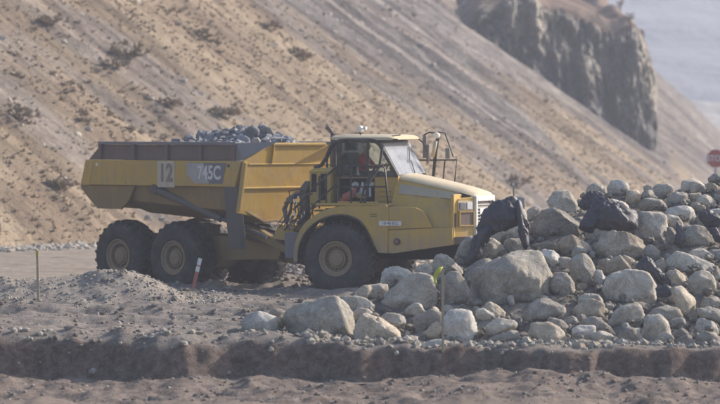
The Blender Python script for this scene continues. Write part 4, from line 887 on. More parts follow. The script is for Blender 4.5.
person = skin_body('person', [Vector(J[k]) for k in ks], [(ks.index(a), ks.index(c)) for a, c in ED], [RD[k] for k in ks], M['shirt'])
person.location = ROOT+FO; person.rotation_euler.z = FR
tag(person, 'person in a red shirt and white hard hat driving in the truck cab', 'person')
# trousers colour below the waist
person.data.materials.append(M['trousers']); person.data.materials.append(M['skin'])
for p in person.data.polygons:
    c = p.center
    if c.z < 2.97 and c.x > -.2: p.material_index = 1
    if c.z > 3.37 or (c.x > .55 and c.z > 3.0): p.material_index = 2
HV, HF = ICO[3]; Vh = HV*np.array((.098, .078, .125))
fx = np.clip(Vh[:, 0], 0, None); Vh[:, 0] += .02*np.exp(-((Vh[:, 1])/.018)**2-((Vh[:, 2]+.005)/.028)**2)*(Vh[:, 0] > .05)
Vh[:, 0] -= .010*(np.exp(-((np.abs(Vh[:, 1])-.033)/.014)**2-((Vh[:, 2]-.022)/.014)**2))*(Vh[:, 0] > .05); Vh[:, 1] *= 1-.25*sstep(.0, -.12, Vh[:, 2])
hd = mesh_np('head', Vh+np.array((.17, -.08, 3.545)), HF, M['skin'], person)
for sg in (-1, 1):
    b = MB(); b.lathe([(.006, -.012), (.022, -.008), (.026, .006)], 10, (.165, -.08+sg*.082, 3.545)); b.build('ear', M['skin'], person, smooth=True)
    b = MB(); b.tube([(.262, -.08+sg*.033-.008, 3.566), (.262, -.08+sg*.033+.008, 3.566)], .007, 6); b.build('eye', M['dark'], person)
    for f_ in range(5):    # fingers closed round the wheel rim
        vh = (.08 if sg > 0 else -.24)+(f_-2)*.018; b = MB()
        if f_ < 4: b.tube([(.74, vh, 3.13), (.80, vh, 3.155-.004*f_), (.83, vh, 3.13), (.825, vh, 3.095)], [.011, .010, .009, .007], 6)
        else: b.tube([(.73, vh-sg*.0, 3.10), (.77, vh+.015, 3.075), (.80, vh+.015, 3.085)], [.012, .010, .008], 6)
        b.build('finger', M['skin'], person, smooth=True)
b = MB(); b.tube([(.255, -.10, 3.495), (.258, -.06, 3.495)], .006, 6); b.build('mouth', M['salmon'], person)
V2, F2 = ICO[3]; keep = np.array([f for f in F2 if (V2[f][:, 2] > -.05).all()]); Vc = V2*np.array((.125, .105, .10))+np.array((.16, -.08, 3.585))
mesh_np('hard_hat', Vc, keep, M['cap'], person)
b = MB(); b.hexa([(.24, -.17, 3.578), (.33, -.14, 3.568), (.33, -.02, 3.568), (.24, .01, 3.578), (.24, -.17, 3.59), (.33, -.14, 3.58), (.33, -.02, 3.58), (.24, .01, 3.59)]); b.build('hat_brim', M['cap'], person, bevel=.004)

# ------------------------------------------------------------------ the boulder pile
# each stone: outline (image columns/rows of the photograph turned into metres at the stone's own distance), material, label
def depth_of(cy, cx=0): return 66.9+(346-cy)*.058
ROCKS = [
('t', [(607,185),(610,181),(618,180),(627,183),(631,188),(627,193),(620,197),(610,195),(607,190)], 'pale', 'white-topped round boulder on the crest, right of the first tarp-covered rock'),
('t', [(586,192),(589,186),(594,183.5),(600,184),(605,189),(607,196),(598,199),(588,198)], 'rock', 'grey round-topped boulder on the crest right behind the big tarp'),
('t', [(622,201),(628,189),(638,191),(641,197),(640,203),(632,206),(625,204)], 'tan', 'brown blocky stone just below the white-topped crest boulder'),
('t', [(643,187),(647.5,184.5),(652,186.5),(652,191),(645,192)], 'dark', 'small dark round stone alone on the crest line'),
('t', [(650,190),(658,184.5),(667,184),(673,187.5),(675,192),(667,200),(658,202),(651,195)], 'rock', 'wide grey wedge boulder on the crest, right of the small dark round stone'),
('t', [(640,195),(655,195),(659,199),(643,201)], 'dark', 'thin flat dark slab under the wide crest wedge'),
('t', [(636,203),(640,200),(653,198),(667,202),(671,207),(663,210),(648,212),(638,208)], 'rock', 'long low grey slab lying directly above the cube-shaped boulder'),
('t', [(664,201),(673,192),(682,191),(688,197),(691,203),(680,206),(670,205)], 'dark', 'dark brown tent-shaped boulder near the crest'),
('t', [(678,186),(685,179),(693,178),(702,182),(709,192),(700,193),(688,194),(680,190)], 'rock', 'large sloping boulder highest on the crest, left of the stop sign'),
('t', [(703,184),(713,183),(722,188),(722,196),(713,195),(708,190)], 'tan', 'sunlit-edged slab on the crest beneath the stop sign'),
('t', [(706,179),(713,174),(724,172),(724,184),(710,183)], 'dark', 'dark boulder right in front of the stop sign post'),
('t', [(688,194),(700,193),(702,198),(693,201),(688,199)], 'tan', 'small tan stone tucked under the highest crest boulder'),
('t', [(691,203),(700,195),(710,195),(717,202),(715,208),(705,209),(693,206)], 'rock', 'rounded grey boulder in the upper right, below the sunlit-edged slab'),
('t', [(711,196),(724,195),(724,207),(717,204)], 'dark', 'dark stone cut off by the right edge of the photo near the crest'),
('t', [(663,212),(672,207),(690,206),(696,212),(693,220),(688,227),(673,222),(667,216)], 'pale', 'smooth pale blue-grey slab right of the cube-shaped boulder'),
('t', [(691,203),(698,202),(703,208),(700,212),(692,210)], 'tan', 'small bright tan stone on the right end of the smooth pale slab'),
('t', [(636,215),(638,212),(660,210),(665,214),(667,242),(663,248),(640,247),(636,238)], 'rock', 'cube-shaped boulder with a bright sunlit right face'),
('t', [(665,214),(678,217),(687,230),(685,235),(675,232),(667,222)], 'rock', 'leaning wedge stone against the right side of the cube boulder'),
('t', [(667,222),(672,222),(676,232),(684,242),(680,252),(668,250)], 'dark', 'dark narrow stone in the gap right of the cube boulder'),
('t', [(680,238),(690,228),(698,224),(707,230),(716,243),(715,249),(700,250),(684,248)], 'rock', 'large triangular boulder below the smooth pale slab'),
('t', [(708,209),(722,209),(724,216),(714,215)], 'pale', 'bright flat stone above the right-hand tarp'),
('t', [(547,202),(553,193),(563,189),(572,192),(576,202),(583,212),(578,219),(567,216),(552,212)], 'rock', 'tall grey boulder standing up behind the huge rounded one'),
('t', [(528,228),(537,215),(552,209),(565,213),(578,222),(587,233),(580,240),(558,244),(543,243),(532,236)], 'dark', 'huge rounded dark grey boulder left of the big tarp'),
('t', [(527,208),(537,206),(545,210),(537,216),(530,226),(524,220)], 'rock', 'rock half hidden between the left tarp and the huge rounded boulder'),
('t', [(556,246),(562,238),(573,236),(587,241),(594,250),(588,258),(573,257),(560,253)], 'tan', 'rounded tan-topped boulder under the huge rounded one'),
('t', [(530,244),(547,241),(557,245),(556,252),(537,252)], 'dark', 'low dark stone left of the rounded tan-topped boulder'),
('t', [(585,233),(590,227),(600,226),(610,231),(612,239),(600,244),(588,243)], 'rock', 'smooth grey stone right below the big tarp'),
('t', [(593,248),(598,238),(613,231),(630,231),(640,239),(644,249),(641,259),(630,262),(612,261),(597,258)], 'tan', 'large brownish boulder with a pitted sunlit right end, under the tarp-covered rock'),
('t', [(480,243),(485,237),(495,239),(503,247),(508,255),(500,260),(485,260),(478,254)], 'rock', 'rounded boulder with a dusty pale rim at the foot of the left tarp'),
('t', [(464,300),(469,285),(478,269),(495,258),(512,253),(530,251),(545,257),(552,268),(551,280),(561,300),(556,309),(540,320),(500,325),(478,316)], 'rock', 'biggest boulder of the pile, broad and grey, behind the yellow-flagged stake'),
('t', [(537,252),(547,248),(557,253),(563,262),(559,271),(551,272),(546,262)], 'pale', 'pale stone leaning on the top right shoulder of the biggest boulder'),
('t', [(548,282),(555,271),(567,274),(573,283),(575,298),(563,302),(552,292)], 'rock', 'grey block against the right flank of the biggest boulder'),
('t', [(568,266),(573,257),(587,255),(593,265),(598,280),(597,294),(585,298),(576,287)], 'rock', 'tall pillar-like boulder with a lit right edge in mid pile'),
('t', [(593,266),(600,269),(607,280),(605,291),(597,292)], 'pale', 'small pale stone clinging to the right side of the pillar-like boulder'),
('t', [(558,256),(571,257),(571,271),(561,272)], 'dark', 'shadowed stone left of the pillar-like boulder'),
('t', [(643,248),(648,245),(655,246),(660,252),(657,261),(647,259)], 'pale', 'small pale chipped block beneath the cube boulder'),
('t', [(597,261),(613,258),(617,265),(609,275),(598,274)], 'tan', 'small brown stone under the left end of the large brownish boulder'),
('t', [(616,263),(625,255),(636,262),(636,271),(621,271)], 'tan', 'crumbly brown stone under the pitted end of the large brownish boulder'),
('t', [(661,263),(667,255),(678,250),(690,254),(707,262),(722,268),(722,276),(697,275),(688,279),(672,272)], 'rock', 'long sloping slab running down to the right edge of the photo'),
('t', [(687,253),(700,248),(710,253),(718,262),(707,264),(694,260)], 'rock', 'flat stone lying on top of the long sloping slab'),
('t', [(708,250),(724,249),(724,263),(715,260)], 'pale', 'sunlit stone above the long sloping slab at the photo edge'),
('t', [(666,273),(674,269),(685,276),(688,288),(681,294),(672,292),(666,281)], 'tan', 'sunlit tan boulder between the small tarp scrap and the round right boulder'),
('t', [(686,283),(696,272),(708,271),(717,279),(718,293),(708,301),(692,300)], 'rock', 'round grey boulder with a bright top corner near the right edge'),
('t', [(598,290),(608,277),(630,271),(647,274),(655,286),(656,298),(650,310),(637,307),(615,305),(600,299)], 'rock', 'large smooth slab boulder with a white sunlit right face in mid pile'),
('t', [(657,291),(664,285),(680,287),(692,297),(698,309),(695,326),(685,329),(679,313),(667,304)], 'tan', 'streaked tan boulder drooping to the right of the white-faced slab'),
('t', [(699,301),(712,297),(724,301),(724,313),(702,311)], 'rock', 'grey stone under the round boulder at the right edge'),
('t', [(694,311),(707,306),(724,312),(724,325),(713,322),(701,318)], 'rock', 'sloping grey stone above the bright tan one at lower right'),
('t', [(694,318),(707,318),(717,326),(720,335),(706,335),(694,332)], 'pale', 'bright cream stone in the lower right corner of the pile'),
('t', [(644,316),(655,304),(667,304),(681,312),(684,328),(672,330),(655,326)], 'rock', 'blocky grey boulder with lit right edge behind the upright oval one'),
('t', [(640,324),(649,316),(660,316),(668,324),(673,340),(670,349),(656,350),(645,342)], 'rock', 'upright oval boulder with a tan right side at the front of the pile'),
('t', [(606,323),(617,310),(628,304),(640,304),(645,313),(640,329),(630,329),(616,330)], 'rock', 'square-cornered boulder with a chalky right face below the white-faced slab'),
('t', [(615,331),(633,327),(643,337),(651,348),(633,348),(617,341)], 'dark', 'dark rounded stone in front of the chalky-faced boulder'),
('t', [(612,351),(625,345),(635,341),(640,348),(633,356),(617,357)], 'pale', 'small front stone with a bright white facet'),
('t', [(671,333),(683,328),(692,334),(686,338),(673,338)], 'dark', 'small dark stone right of the upright oval boulder'),
('t', [(672,340),(687,335),(697,342),(696,350),(674,350)], 'dark', 'dark humped stone at the front, right of the upright oval boulder'),
('t', [(691,338),(703,332),(715,334),(721,343),(716,352),(697,349)], 'dark', 'broad dark boulder at the lower right front'),
('t', [(521,314),(533,303),(542,297),(555,302),(571,312),(562,321),(545,321),(532,326),(523,328)], 'dark', 'dark pointed boulder at the lower right of the biggest boulder'),
('t', [(526,330),(534,322),(549,323),(562,331),(569,343),(564,353),(547,351),(530,342)], 'tan', 'egg-shaped tan boulder at the front of the pile'),
('t', [(545,316),(562,321),(572,330),(569,339),(560,333),(547,325)], 'dark', 'slanting dark slab lying over the egg-shaped boulder'),
('t', [(561,320),(572,316),(579,320),(571,326)], 'rock', 'small grey stone right of the slanting dark slab'),
('t', [(573,313),(580,303),(590,299),(602,303),(611,312),(605,320),(590,319),(579,320)], 'tan', 'rounded tan-grey boulder left of the chalky-faced one'),
('t', [(578,324),(588,315),(600,319),(615,332),(609,338),(590,331)], 'dark', 'dark brown split rock below the rounded tan-grey boulder'),
('t', [(570,331),(580,326),(595,326),(599,338),(591,343),(573,343)], 'pale', 'small pale block right of the egg-shaped boulder'),
('t', [(567,345),(585,340),(605,343),(611,351),(596,355),(570,354)], 'tan', 'low tan slab lying in front of the small pale block'),
('t', [(569,355),(585,351.5),(607,352),(611,358),(590,361),(571,360)], 'tan', 'thin flat tan stone lowest at the foot of the pile'),
('t', [(479,313),(489,301),(498,306),(508,315),(498,320),(484,323)], 'tan', 'small sunlit tan stone at the lower left of the biggest boulder'),
('t', [(482,327),(496,318),(513,321),(521,329),(506,334),(495,339),(483,336)], 'rock', 'grey ribbed stone right of the tall pale block by the stake'),
('t', [(488,339),(509,330),(523,334),(527,342),(508,346),(491,346)], 'dark', 'dark humped slab left of the egg-shaped boulder'),
('t', [(381,285),(382,269),(388,266.5),(405,267.5),(411,271),(413,279),(402,286),(385,288)], 'pale', 'boxy pale blue-grey boulder right against the truck front wheel'),
('t', [(378,309),(383,297),(397,285),(418,273),(428,275),(434,290),(434,304),(421,314),(400,317),(381,317)], 'rock', 'big grey humped boulder left of the yellow flag'),
('t', [(414,268),(427,264),(435,270),(431,277),(416,277)], 'rock', 'small grey rock under the truck belly'),
('t', [(432,267),(438,254),(447,256),(460,266),(464,276),(450,276),(436,276)], 'rock', 'bluish leaning rock directly behind the yellow flag'),
('t', [(440,311),(443,284),(450,268),(457,271),(468,288),(479,309),(470,313),(454,314)], 'dark', 'dark fin-shaped boulder with a lit right edge beside the flagged stake'),
('t', [(351,294),(362,287),(380,284),(398,283),(387,297),(371,302),(355,300)], 'rock', 'flat slab reaching left towards the truck front tyre'),
('t', [(344,302),(357,296),(372,302),(377,312),(360,317),(348,313)], 'rock', 'low grey stone under the flat slab near the tyre'),
('t', [(350,346),(350,326),(356,317),(367,312),(379,319),(401,326),(404,337),(396,343),(372,349),(356,351)], 'tan', 'tawny-topped boulder right of the large front slab boulder'),
('t', [(379,319),(389,312),(403,316),(409,325),(399,331),(385,327)], 'rock', 'ribbed grey stone behind the tawny-topped boulder'),
('t', [(404,311),(413,303),(423,305),(426,312),(416,316),(407,316)], 'rock', 'small domed stone at the foot of the big humped boulder'),
('t', [(412,319),(427,311),(441,310),(443,323),(431,335),(415,333)], 'dark', 'dark squat block immediately left of the flagged stake'),
('t', [(424,333),(437,321),(442,326),(441,339),(430,342)], 'tan', 'small upright stone with a bright tip touching the stake'),
('t', [(390,348),(407,336),(419,333),(418,345),(405,351)], 'dark', 'dark slanting front stone between the tawny-topped boulder and the stake'),
('t', [(378,349),(388,341),(396,343),(393,350)], 'rock', 'little grey cobble at the front foot of the tawny-topped boulder'),
('t', [(442,316),(450,311),(462,308),(470,313),(475,324),(480,338),(477,348),(460,351),(446,349),(442,338)], 'pale', 'tall smooth pale block just right of the flagged stake'),
('t', [(424,343),(436,339),(444,341),(448,350),(441,355),(427,350)], 'pale', 'small white-topped cobble at the foot of the flagged stake'),
('t', [(474,311),(483,308),(498,316),(492,321),(478,319)], 'rock', 'thin grey slab on the right shoulder of the tall pale block'),
('t', [(276,343),(278,324),(288,309),(305,303),(333,297.5),(345,306),(354,318),(357,331),(352,344),(330,348),(300,347)], 'rock', 'large slab-sided boulder at the front left end of the pile'),
('t', [(239,327),(243,318),(252,310),(265,314),(280,320),(282,333),(270,339),(248,337)], 'pale', 'pale boulder with a white top edge, farthest left of all'),
('t', [(352,313),(360,308),(370,310),(378,318),(365,322),(353,319)], 'rock', 'rounded stone peeping over the right end of the front slab boulder'),
('t', [(267,314),(275,308),(285,311),(284,318),(272,319)], 'rock', 'small stone behind the gap between the two leftmost boulders'),
('t', [(455,252),(466,238),(476,236),(482,246),(478,262),(462,266)], 'rock', 'rock between the truck nose and the left tarp'),
('t', [(462,282),(470,265),(486,258),(500,259),(490,272),(474,292)], 'dark', 'dark rock in the shade left of the biggest boulder'),
('t', [(392,284),(402,276),(416,276),(424,283),(410,290)], 'rock', 'grey rock behind the big humped boulder'),
('t', [(496,252),(503,240),(520,238),(529,246),(534,254),(515,257)], 'rock', 'grey rock showing under the left tarp'),
('t', [(484,247),(490,222),(500,208),(515,203),(525,214),(528,238),(522,252),(500,256)], 'rock', 'tall rock wrapped in the left tarp, its right face bare'),
('t', [(588,226),(596,208),(610,200),(626,204),(634,218),(634,230),(612,234)], 'rock', 'rock lying under the big dark tarp'),
('t', [(575,300),(590,292),(604,296),(610,306),(592,308),(578,310)], 'rock', 'grey stone left of the white-faced slab boulder'),
('t', [(697,222),(706,216),(722,222),(722,248),(708,244),(700,236)], 'dark', 'dark stone beneath the right-hand tarp'),
('t', [(655,262),(664,258),(668,268),(664,276),(654,272)], 'rock', 'grey stone above the small tarp scrap'),
('t', [(606,262),(620,256),(632,270),(622,280),(606,280)], 'tan', 'light brown rubble stone above the white-faced slab'),
('t', [(656,336),(666,332),(674,338),(670,346),(658,348)], 'rock', 'cobble beside the foot of the upright oval boulder'),
('t', [(590,335),(602,330),(614,336),(612,345),(595,344)], 'rock', 'grey cobble between the low tan slab and the dark rounded stone'),
]
MM = {'rock': 'rock', 'tan': 'rock_tan', 'dark': 'rock_dark', 'pale': 'rock_pale'}
CEN = []
for k, (_, P, mt, lab) in enumerate(ROCKS):
    P = np.array(P, float); lo, hi = P.min(0), P.max(0); cx, cy = (lo+hi)/2; cx = (cx+P[:, 0].mean())/2; cy = (cy+P[:, 1].mean())/2
    Y = depth_of(cy); sc = Y/FPX; X = (cx-360)*sc; Z = CAM_H-(cy-HOR)*sc
    loc = np.stack([(P[:, 0]-cx)*sc, -(P[:, 1]-cy)*sc], -1); wdt, hgt = (hi-lo)*sc
    dep = .5*math.sqrt(wdt*hgt)*1.05
    big = max(wdt, hgt)
    o = boulder('boulder', loc*1.12, dep, (X, Y, Z), M[MM[mt]], 100+k, 5 if big > .9 else 4, sharp=[40, 60, 80][k % 3], rough=.032 if mt != 'tan' else .042)
    tag(o, lab, 'boulder', 'boulders heaped in the riprap pile'); CEN.append((X, Y, Z, .5*min(wdt, hgt), .5*big))
CEN = np.array(CEN)
# rubble core that carries the stones
def pile_z(X, Y):
    X = np.asarray(X, float); Y = np.asarray(Y, float); z = np.full(X.shape, -1.0)
    for x, y, zz_, rmin, rmax in CEN:
        d = np.hypot(X-x, (Y-y)); z = np.maximum(z, zz_-.35*rmin-.62*np.clip(d-.5*rmax, 0, None))
    return z
gx = np.arange(-4.5, 13.5, .12); gy = np.arange(65.5, 84, .12); GX, GY = np.meshgrid(gx, gy)
BASE = pile_z(GX, GY)
BASE = np.maximum(BASE, np.where(GX > 7.0, pile_z(np.minimum(GX, 6.95), GY), -1))   # the pile goes on past the frame
def pile_at(x, y):
    i_ = int(np.clip((x-gx[0])/.12, 0, len(gx)-1)); j_ = int(np.clip((y-gy[0])/.12, 0, len(gy)-1)); return BASE[j_, i_]
PZc = BASE+.07*fbm(GX*2.5, GY*2.5, 0, 3, 41)-.05; PZc = np.where(BASE < -.3, -.6, PZc)
ii = np.arange(GX.size).reshape(GX.shape)
core = mesh_np('rubble_core', np.stack([GX, GY, PZc], -1).reshape(-1, 3), np.stack([ii[:-1, :-1], ii[:-1, 1:], ii[1:, 1:], ii[1:, :-1]], -1).reshape(-1, 4), M['gap_shade_rock'])
tag(core, 'soil and fine rubble in the gaps of the boulder pile, coloured dark for the shade there', 'rubble', kind='stuff')
# smaller stones wedged in the gaps: 12 shapes shared between them
rs = np.random.RandomState(77); proto = []
for k in range(12):
    V, F = boulder_shape(rnd_poly(rs, 1.0, rs.uniform(.6, .9), 8), rs.uniform(.32, .45), 500+k, 3, sharp=60, rough=.045)
    o = mesh_np('stone_shape', V, F, M[('rock', 'rock_tan', 'rock_dark', 'rock', 'rock_pale', 'rock_dark')[k % 6]]); proto.append(o.data); bpy.data.objects.remove(o)
SHORT = []
for (_, P, mt, lab) in ROCKS:
    q = lab.split(',')[0].split(' with ')[0].split(); SHORT.append((np.mean(P, 0), ' '.join(q[:9]).rstrip()))
def near_label(px, py, word, skip=0):
    dd = sorted((math.hypot(px-c[0], py-c[1]), i_) for i_, (c, t_) in enumerate(SHORT)); c, t_ = SHORT[dd[skip][1]]; dx, dy = px-c[0], py-c[1]
    rel = ('right of' if dx > 0 else 'left of') if abs(dx) > abs(dy)*1.4 else (('below' if dy > 0 else 'above') if abs(dy) > abs(dx)*1.4 else ('lower right of' if dx > 0 else 'lower left of') if dy > 0 else ('upper right of' if dx > 0 else 'upper left of'))
    for w_ in ('on', 'in', 'the', 'and', 'of', 'right', 'left', 'its', 'under', 'above', 'below', 'a', 'to', 'by'):
        while t_.endswith(' '+w_): t_ = t_[:-len(w_)-1]
    return '%s %s the %s' % (word, rel, t_)
n = 0; tries = 0; used = set(); TONE = ('grey', 'tan', 'dark', 'grey', 'pale', 'dark')
while n < 230 and tries < 9000:
    tries += 1
    x = rs.uniform(-3.2, 7.6); y = rs.uniform(66.4, 76.5); b_ = pile_at(x, y)
    if b_ < -.25: continue
    if x < 1 and y > 71: continue
    s_ = rs.uniform(.16, .50)
    d = np.hypot(CEN[:, 0]-x, (CEN[:, 1]-y)*.8)
    if (d < CEN[:, 3]*.75).any() and rs.rand() < .8: continue
    px, py = 360+FPX*x/y, HOR+FPX*(CAM_H-b_-s_*.12)/y; kind = rs.randint(12)
    lab = None
    for sk in (0, 1, 2):
        for word in (('tiny', 'small', 'mid-sized')[0 if s_ < .25 else 1 if s_ < .38 else 2]+' '+TONE[kind % 6]+' stone',):
            q = near_label(px, py, word, sk)
            if q not in used: lab = q; break
        if lab: break
    if lab is None: continue
    used.add(lab)
    o = bpy.data.objects.new('rubble_stone', proto[kind]); COL.objects.link(o)
    o.location = (x, y, b_+s_*.12); o.scale = (s_, s_, s_*rs.uniform(.8, 1.1)); o.rotation_euler = (rs.uniform(-.6, .6), rs.uniform(-.6, .6), rs.uniform(0, 6.28))
    tag(o, lab, 'stone', 'rubble stones filling the pile'); n += 1

# ------------------------------------------------------------------ dark tarps draped over the stones
TARPS = [([[(476,240),(481,218),(490,205),(503,197),(516,195),(521,205),(521,224),(508,233),(490,236)], [(464,264),(471,246),(478,230),(487,222),(493,233),(486,246),(475,264)], [(515,200),(521,202),(528,232),(529,247),(523,251),(517,228)]], 'dark crumpled tarp draped over the tall rock at the truck nose', 3, 240, .9),
 ([[(580,222),(586,211),(592,202),(600,196),(611,199),(622,203),(633,211),(637,222),(633,230),(612,231),(592,227)], [(578,228),(584,216),(594,208),(600,216),(592,232)]], 'dark crumpled tarp over the rock in the middle of the crest', 4, 224, .55),
 ([[(578,205),(584,196),(596,190),(605,194),(598,204),(586,212)]], 'dark loose tarp fold lying just behind the middle tarp', 2, 206, .5),
 ([[(698,219),(700,212),(707,210),(716,213),(722,219),(719,228),(706,228)], [(705,227),(715,228),(724,240),(716,242)]], 'dark blue tarp draped at the right edge of the photo', 5, 234, .55),
 ([[(636,266),(643,257),(651,259),(657,270),(650,277)], [(646,268),(658,267),(670,281),(670,288),(658,284)]], 'small dark torn tarp scrap in the middle of the pile', 7, 270, .6),
 ([[(655,288),(664,285),(676,290),(670,296),(658,297)]], 'smallest dark tarp scrap under the torn one', 8, 289, .6),
 ([[(676,222),(682,226),(686,240),(682,250),(676,246)]], 'dark tarp strip in the gap right of the cube-shaped boulder', 9, 238, .6)]
for k, (pieces, lab, sd_, cy0, fwd) in enumerate(TARPS):
    A = np.array(pieces[0], float); cx, cy = A.mean(0); Y = depth_of(cy0)-fwd; sc = Y/FPX; VV, FF, nv = [], [], 0
    for q, P in enumerate(pieces):
        P = np.array(P, float); pc = P.mean(0); loc = np.stack([(P[:, 0]-pc[0])*sc, -(P[:, 1]-pc[1])*sc], -1)*.98; dep = .45*math.sqrt(np.ptp(loc[:, 0])*np.ptp(loc[:, 1]))
        V, F = boulder_shape(loc, dep, 700+sd_+40*q, 5, sharp=10, rough=.04, crumple=.095, cuts=False)
        V = V+np.array(((pc[0]-cx)*sc, -.12*q, -(pc[1]-cy)*sc)); VV.append(V); FF.append(F+nv); nv += len(V)
    o = mesh_np('tarp', np.concatenate(VV), np.concatenate(FF), M['cloth']); o.location = ((cx-360)*sc, Y, CAM_H-(cy-HOR)*sc)
    tag(o, lab, 'tarp', 'dark tarps left on the boulder pile')

# ------------------------------------------------------------------ stakes, delineator, stop sign
def gz(x, y): return float(ground_z(np.array([x]), np.array([y]))[0])
def px_at(px, Y): return (px-360)*Y/FPX
def stake(px, Y, ztop, lab, w_=.045, lean=0, paint=None, zb=None):
    x = px_at(px, Y); z0 = (gz(x, Y) if zb is None else zb); h = ztop-z0
    b = MB(); b.hexa([(-w_, -.02, -.25), (w_, -.02, -.25), (w_, .02, -.25), (-w_, .02, -.25), (-w_+lean, -.018, h), (w_+lean, -.018, h), (w_+lean, .018, h), (-w_+lean, .018, h)])
    o = b.build('survey_stake', M['wood'], bevel=.004); o.location = (x, Y, z0); tag(o, lab, 'stake'); return o, h
s1, h1 = stake(38.5, 83.0, 1.17, 'pale wooden survey stake with a yellow top in the spoil heap at far left', .028, -.03)
b = MB(); b.box((-.062, -.026, h1-.14), (.004, .026, h1+.006)); b.build('painted_top', M['stake_yellow'], s1)
s2, h2 = stake(443, 66.4, 1.47, 'wooden survey stake with yellow-green flagging standing before the pile', .024, -.01)
rows = []; b = MB()
for k in range(9):
    t = k/8; z = h2-.02-.30*t; x0 = -.03-.10*math.sin(t*2.0); w0 = .032+.02*math.sin(t*5); yy = -.04-.03*math.sin(t*7)
    rows.append([b.b.verts.new((x0-w0-.03*t, yy, z)), b.b.verts.new((x0, yy-.02*math.cos(t*6), z-.01)), b.b.verts.new((x0+w0*.8, yy+.012, z))])
for A, B in zip(rows, rows[1:]):
    for j in (0, 1): b.b.faces.new([A[j], A[j+1], B[j+1], B[j]])
rib_ = b.build('flagging_tape', M['ribbon'], s2, smooth=True); md = rib_.modifiers.new('t', 'SOLIDIFY'); md.thickness = .004
Yp = 77.5; xp = px_at(515, Yp)
s3, h3 = stake(514.5, Yp, CAM_H-(184-HOR)*Yp/FPX, 'thin grey stake poking up behind the left tarp', .018, -.02, zb=1.6)
b = MB(); b.box((-.045, -.03, h3-.03), (.0, .03, h3+.02)); b.build('stake_cap', M['white'], s3)
xq = px_at(520, 75.6); b = MB(); b.hexa([(-.10, -.06, -.6), (.12, -.06, -.6), (.12, .06, -.6), (-.10, .06, -.6), (-.12, -.05, .23), (.09, -.05, .19), (.09, .05, .19), (-.12, .05, .23)])
o = b.build('plank', M['galv'], bevel=.01); o.location = (xq, 75.6, CAM_H-(207-HOR)*75.6/FPX); tag(o, 'short grey board end sticking up right behind the left tarp', 'board')
# leaning red and white delineator by the rear tyres
Yd = 88.6; x0 = px_at(191.5, Yd); z0 = gz(x0, Yd)-.02; top = Vector((px_at(200.5, Yd)-x0, 0, CAM_H-(257.5-HOR)*Yd/FPX-z0))
def dpt(t): return top*t
b = MB()
def dseg(t0, t1, w_):
    P, Q = dpt(t0), dpt(t1); s_ = Vector((w_, 0, -w_*.3)); d_ = Vector((0, .012, 0))
    b.hexa([P-s_-d_, P+s_-d_, P+s_+d_, P-s_+d_, Q-s_-d_, Q+s_-d_, Q+s_+d_, Q-s_+d_])
dseg(-.1, .62, .042); dl = b.build('delineator', M['salmon'], bevel=.004); dl.location = (x0, Yd, z0); tag(dl, 'leaning red road delineator with a white top beside the rear tyres', 'delineator')
b = MB(); dseg(.62, .76, .045); b.build('reflector_band', M['white'], dl); b = MB(); dseg(.76, .80, .042); b.build('band_gap', M['salmon'], dl); b = MB(); dseg(.80, .98, .045); b.build('reflector_band', M['white'], dl)
# stop sign
Ys = 150.0; xs_ = px_at(715.5, Ys); zc = CAM_H-(158.5-HOR)*Ys/FPX; R_s = .40
post = MB(); post.box((-.04, .02, -zc-.6), (.04, .06, .38)); sg_ = post.build('stop_sign', M['galv']); sg_.location = (xs_, Ys, zc); tag(sg_, 'red octagonal STOP sign behind the pile at the right edge', 'sign')
def octa(r, y0, y1, nm, mat):
    b = MB(); b.prism([(r*math.cos(math.pi/8+k*math.pi/4), r*math.sin(math.pi/8+k*math.pi/4)) for k in range(8)], y0, y1); return b.build(nm, mat, sg_)
octa(R_s, -.004, .012, 'sign_border', M['white']); octa(R_s*.94, -.010, -.005, 'sign_face', M['red'])
text_mesh('sign_lettering', 'STOP', .34, M['lettering'], sg_, Matrix(((1, 0, 0, 0), (0, 0, -1, -.014), (0, 1, 0, 0), (0, 0, 0, 1))), .002, .86, .010)

# ------------------------------------------------------------------ gravel, clods, dry plants
def scatter_mesh(name, pts, sizes, mat, seed, sub=1, flat=.7):
    rs = np.random.RandomState(seed); V0, F0 = ICO[sub]; n = len(pts); VV = []; 
    var = [V0*(1+.28*rs.uniform(-1, 1, (len(V0), 1))) for _ in range(8)]
    a = rs.uniform(0, 6.28, n); c, s = np.cos(a), np.sin(a); out = np.empty((n, len(V0), 3))
    for k in range(8):
        m = np.arange(n) % 8 == k; v = var[k]*np.array((1, .8, flat)); 
        out[m, :, 0] = (v[None, :, 0]*c[m][:, None]-v[None, :, 1]*s[m][:, None])*sizes[m][:, None]; out[m, :, 1] = (v[None, :, 0]*s[m][:, None]+v[None, :, 1]*c[m][:, None])*sizes[m][:, None]; out[m, :, 2] = v[None, :, 2]*sizes[m][:, None]
    out += pts[:, None, :]; F = (F0[None]+(np.arange(n)*len(V0))[:, None, None]).reshape(-1, 3)
    return mesh_np(name, out.reshape(-1, 3), F, mat, smooth=False)
rs = np.random.RandomState(9)
def ground_scatter(n, x0, x1, y0, y1, smin, smax, p=2.5):
    x = rs.uniform(x0, x1, n); y = rs.uniform(y0, y1, n); s = smin+(smax-smin)*rs.rand(n)**p; z = ground_z(x, y)+s*.2; return np.stack([x, y, z], -1), s
def cat(*a): return np.concatenate([q[0] for q in a]), np.concatenate([q[1] for q in a])
p_, s_ = cat(ground_scatter(4500, -10, 11, 66.3, 92, .010, .06, 5), ground_scatter(1500, -9, 9, 66.3, 69.5, .015, .09, 3.5), ground_scatter(1000, -9, 9, 60, 66, .010, .05, 4), ground_scatter(2500, -10, -3, 83, 88, .012, .06, 3), ground_scatter(1500, -1, 9, 66.6, 68, .02, .13, 3.5))
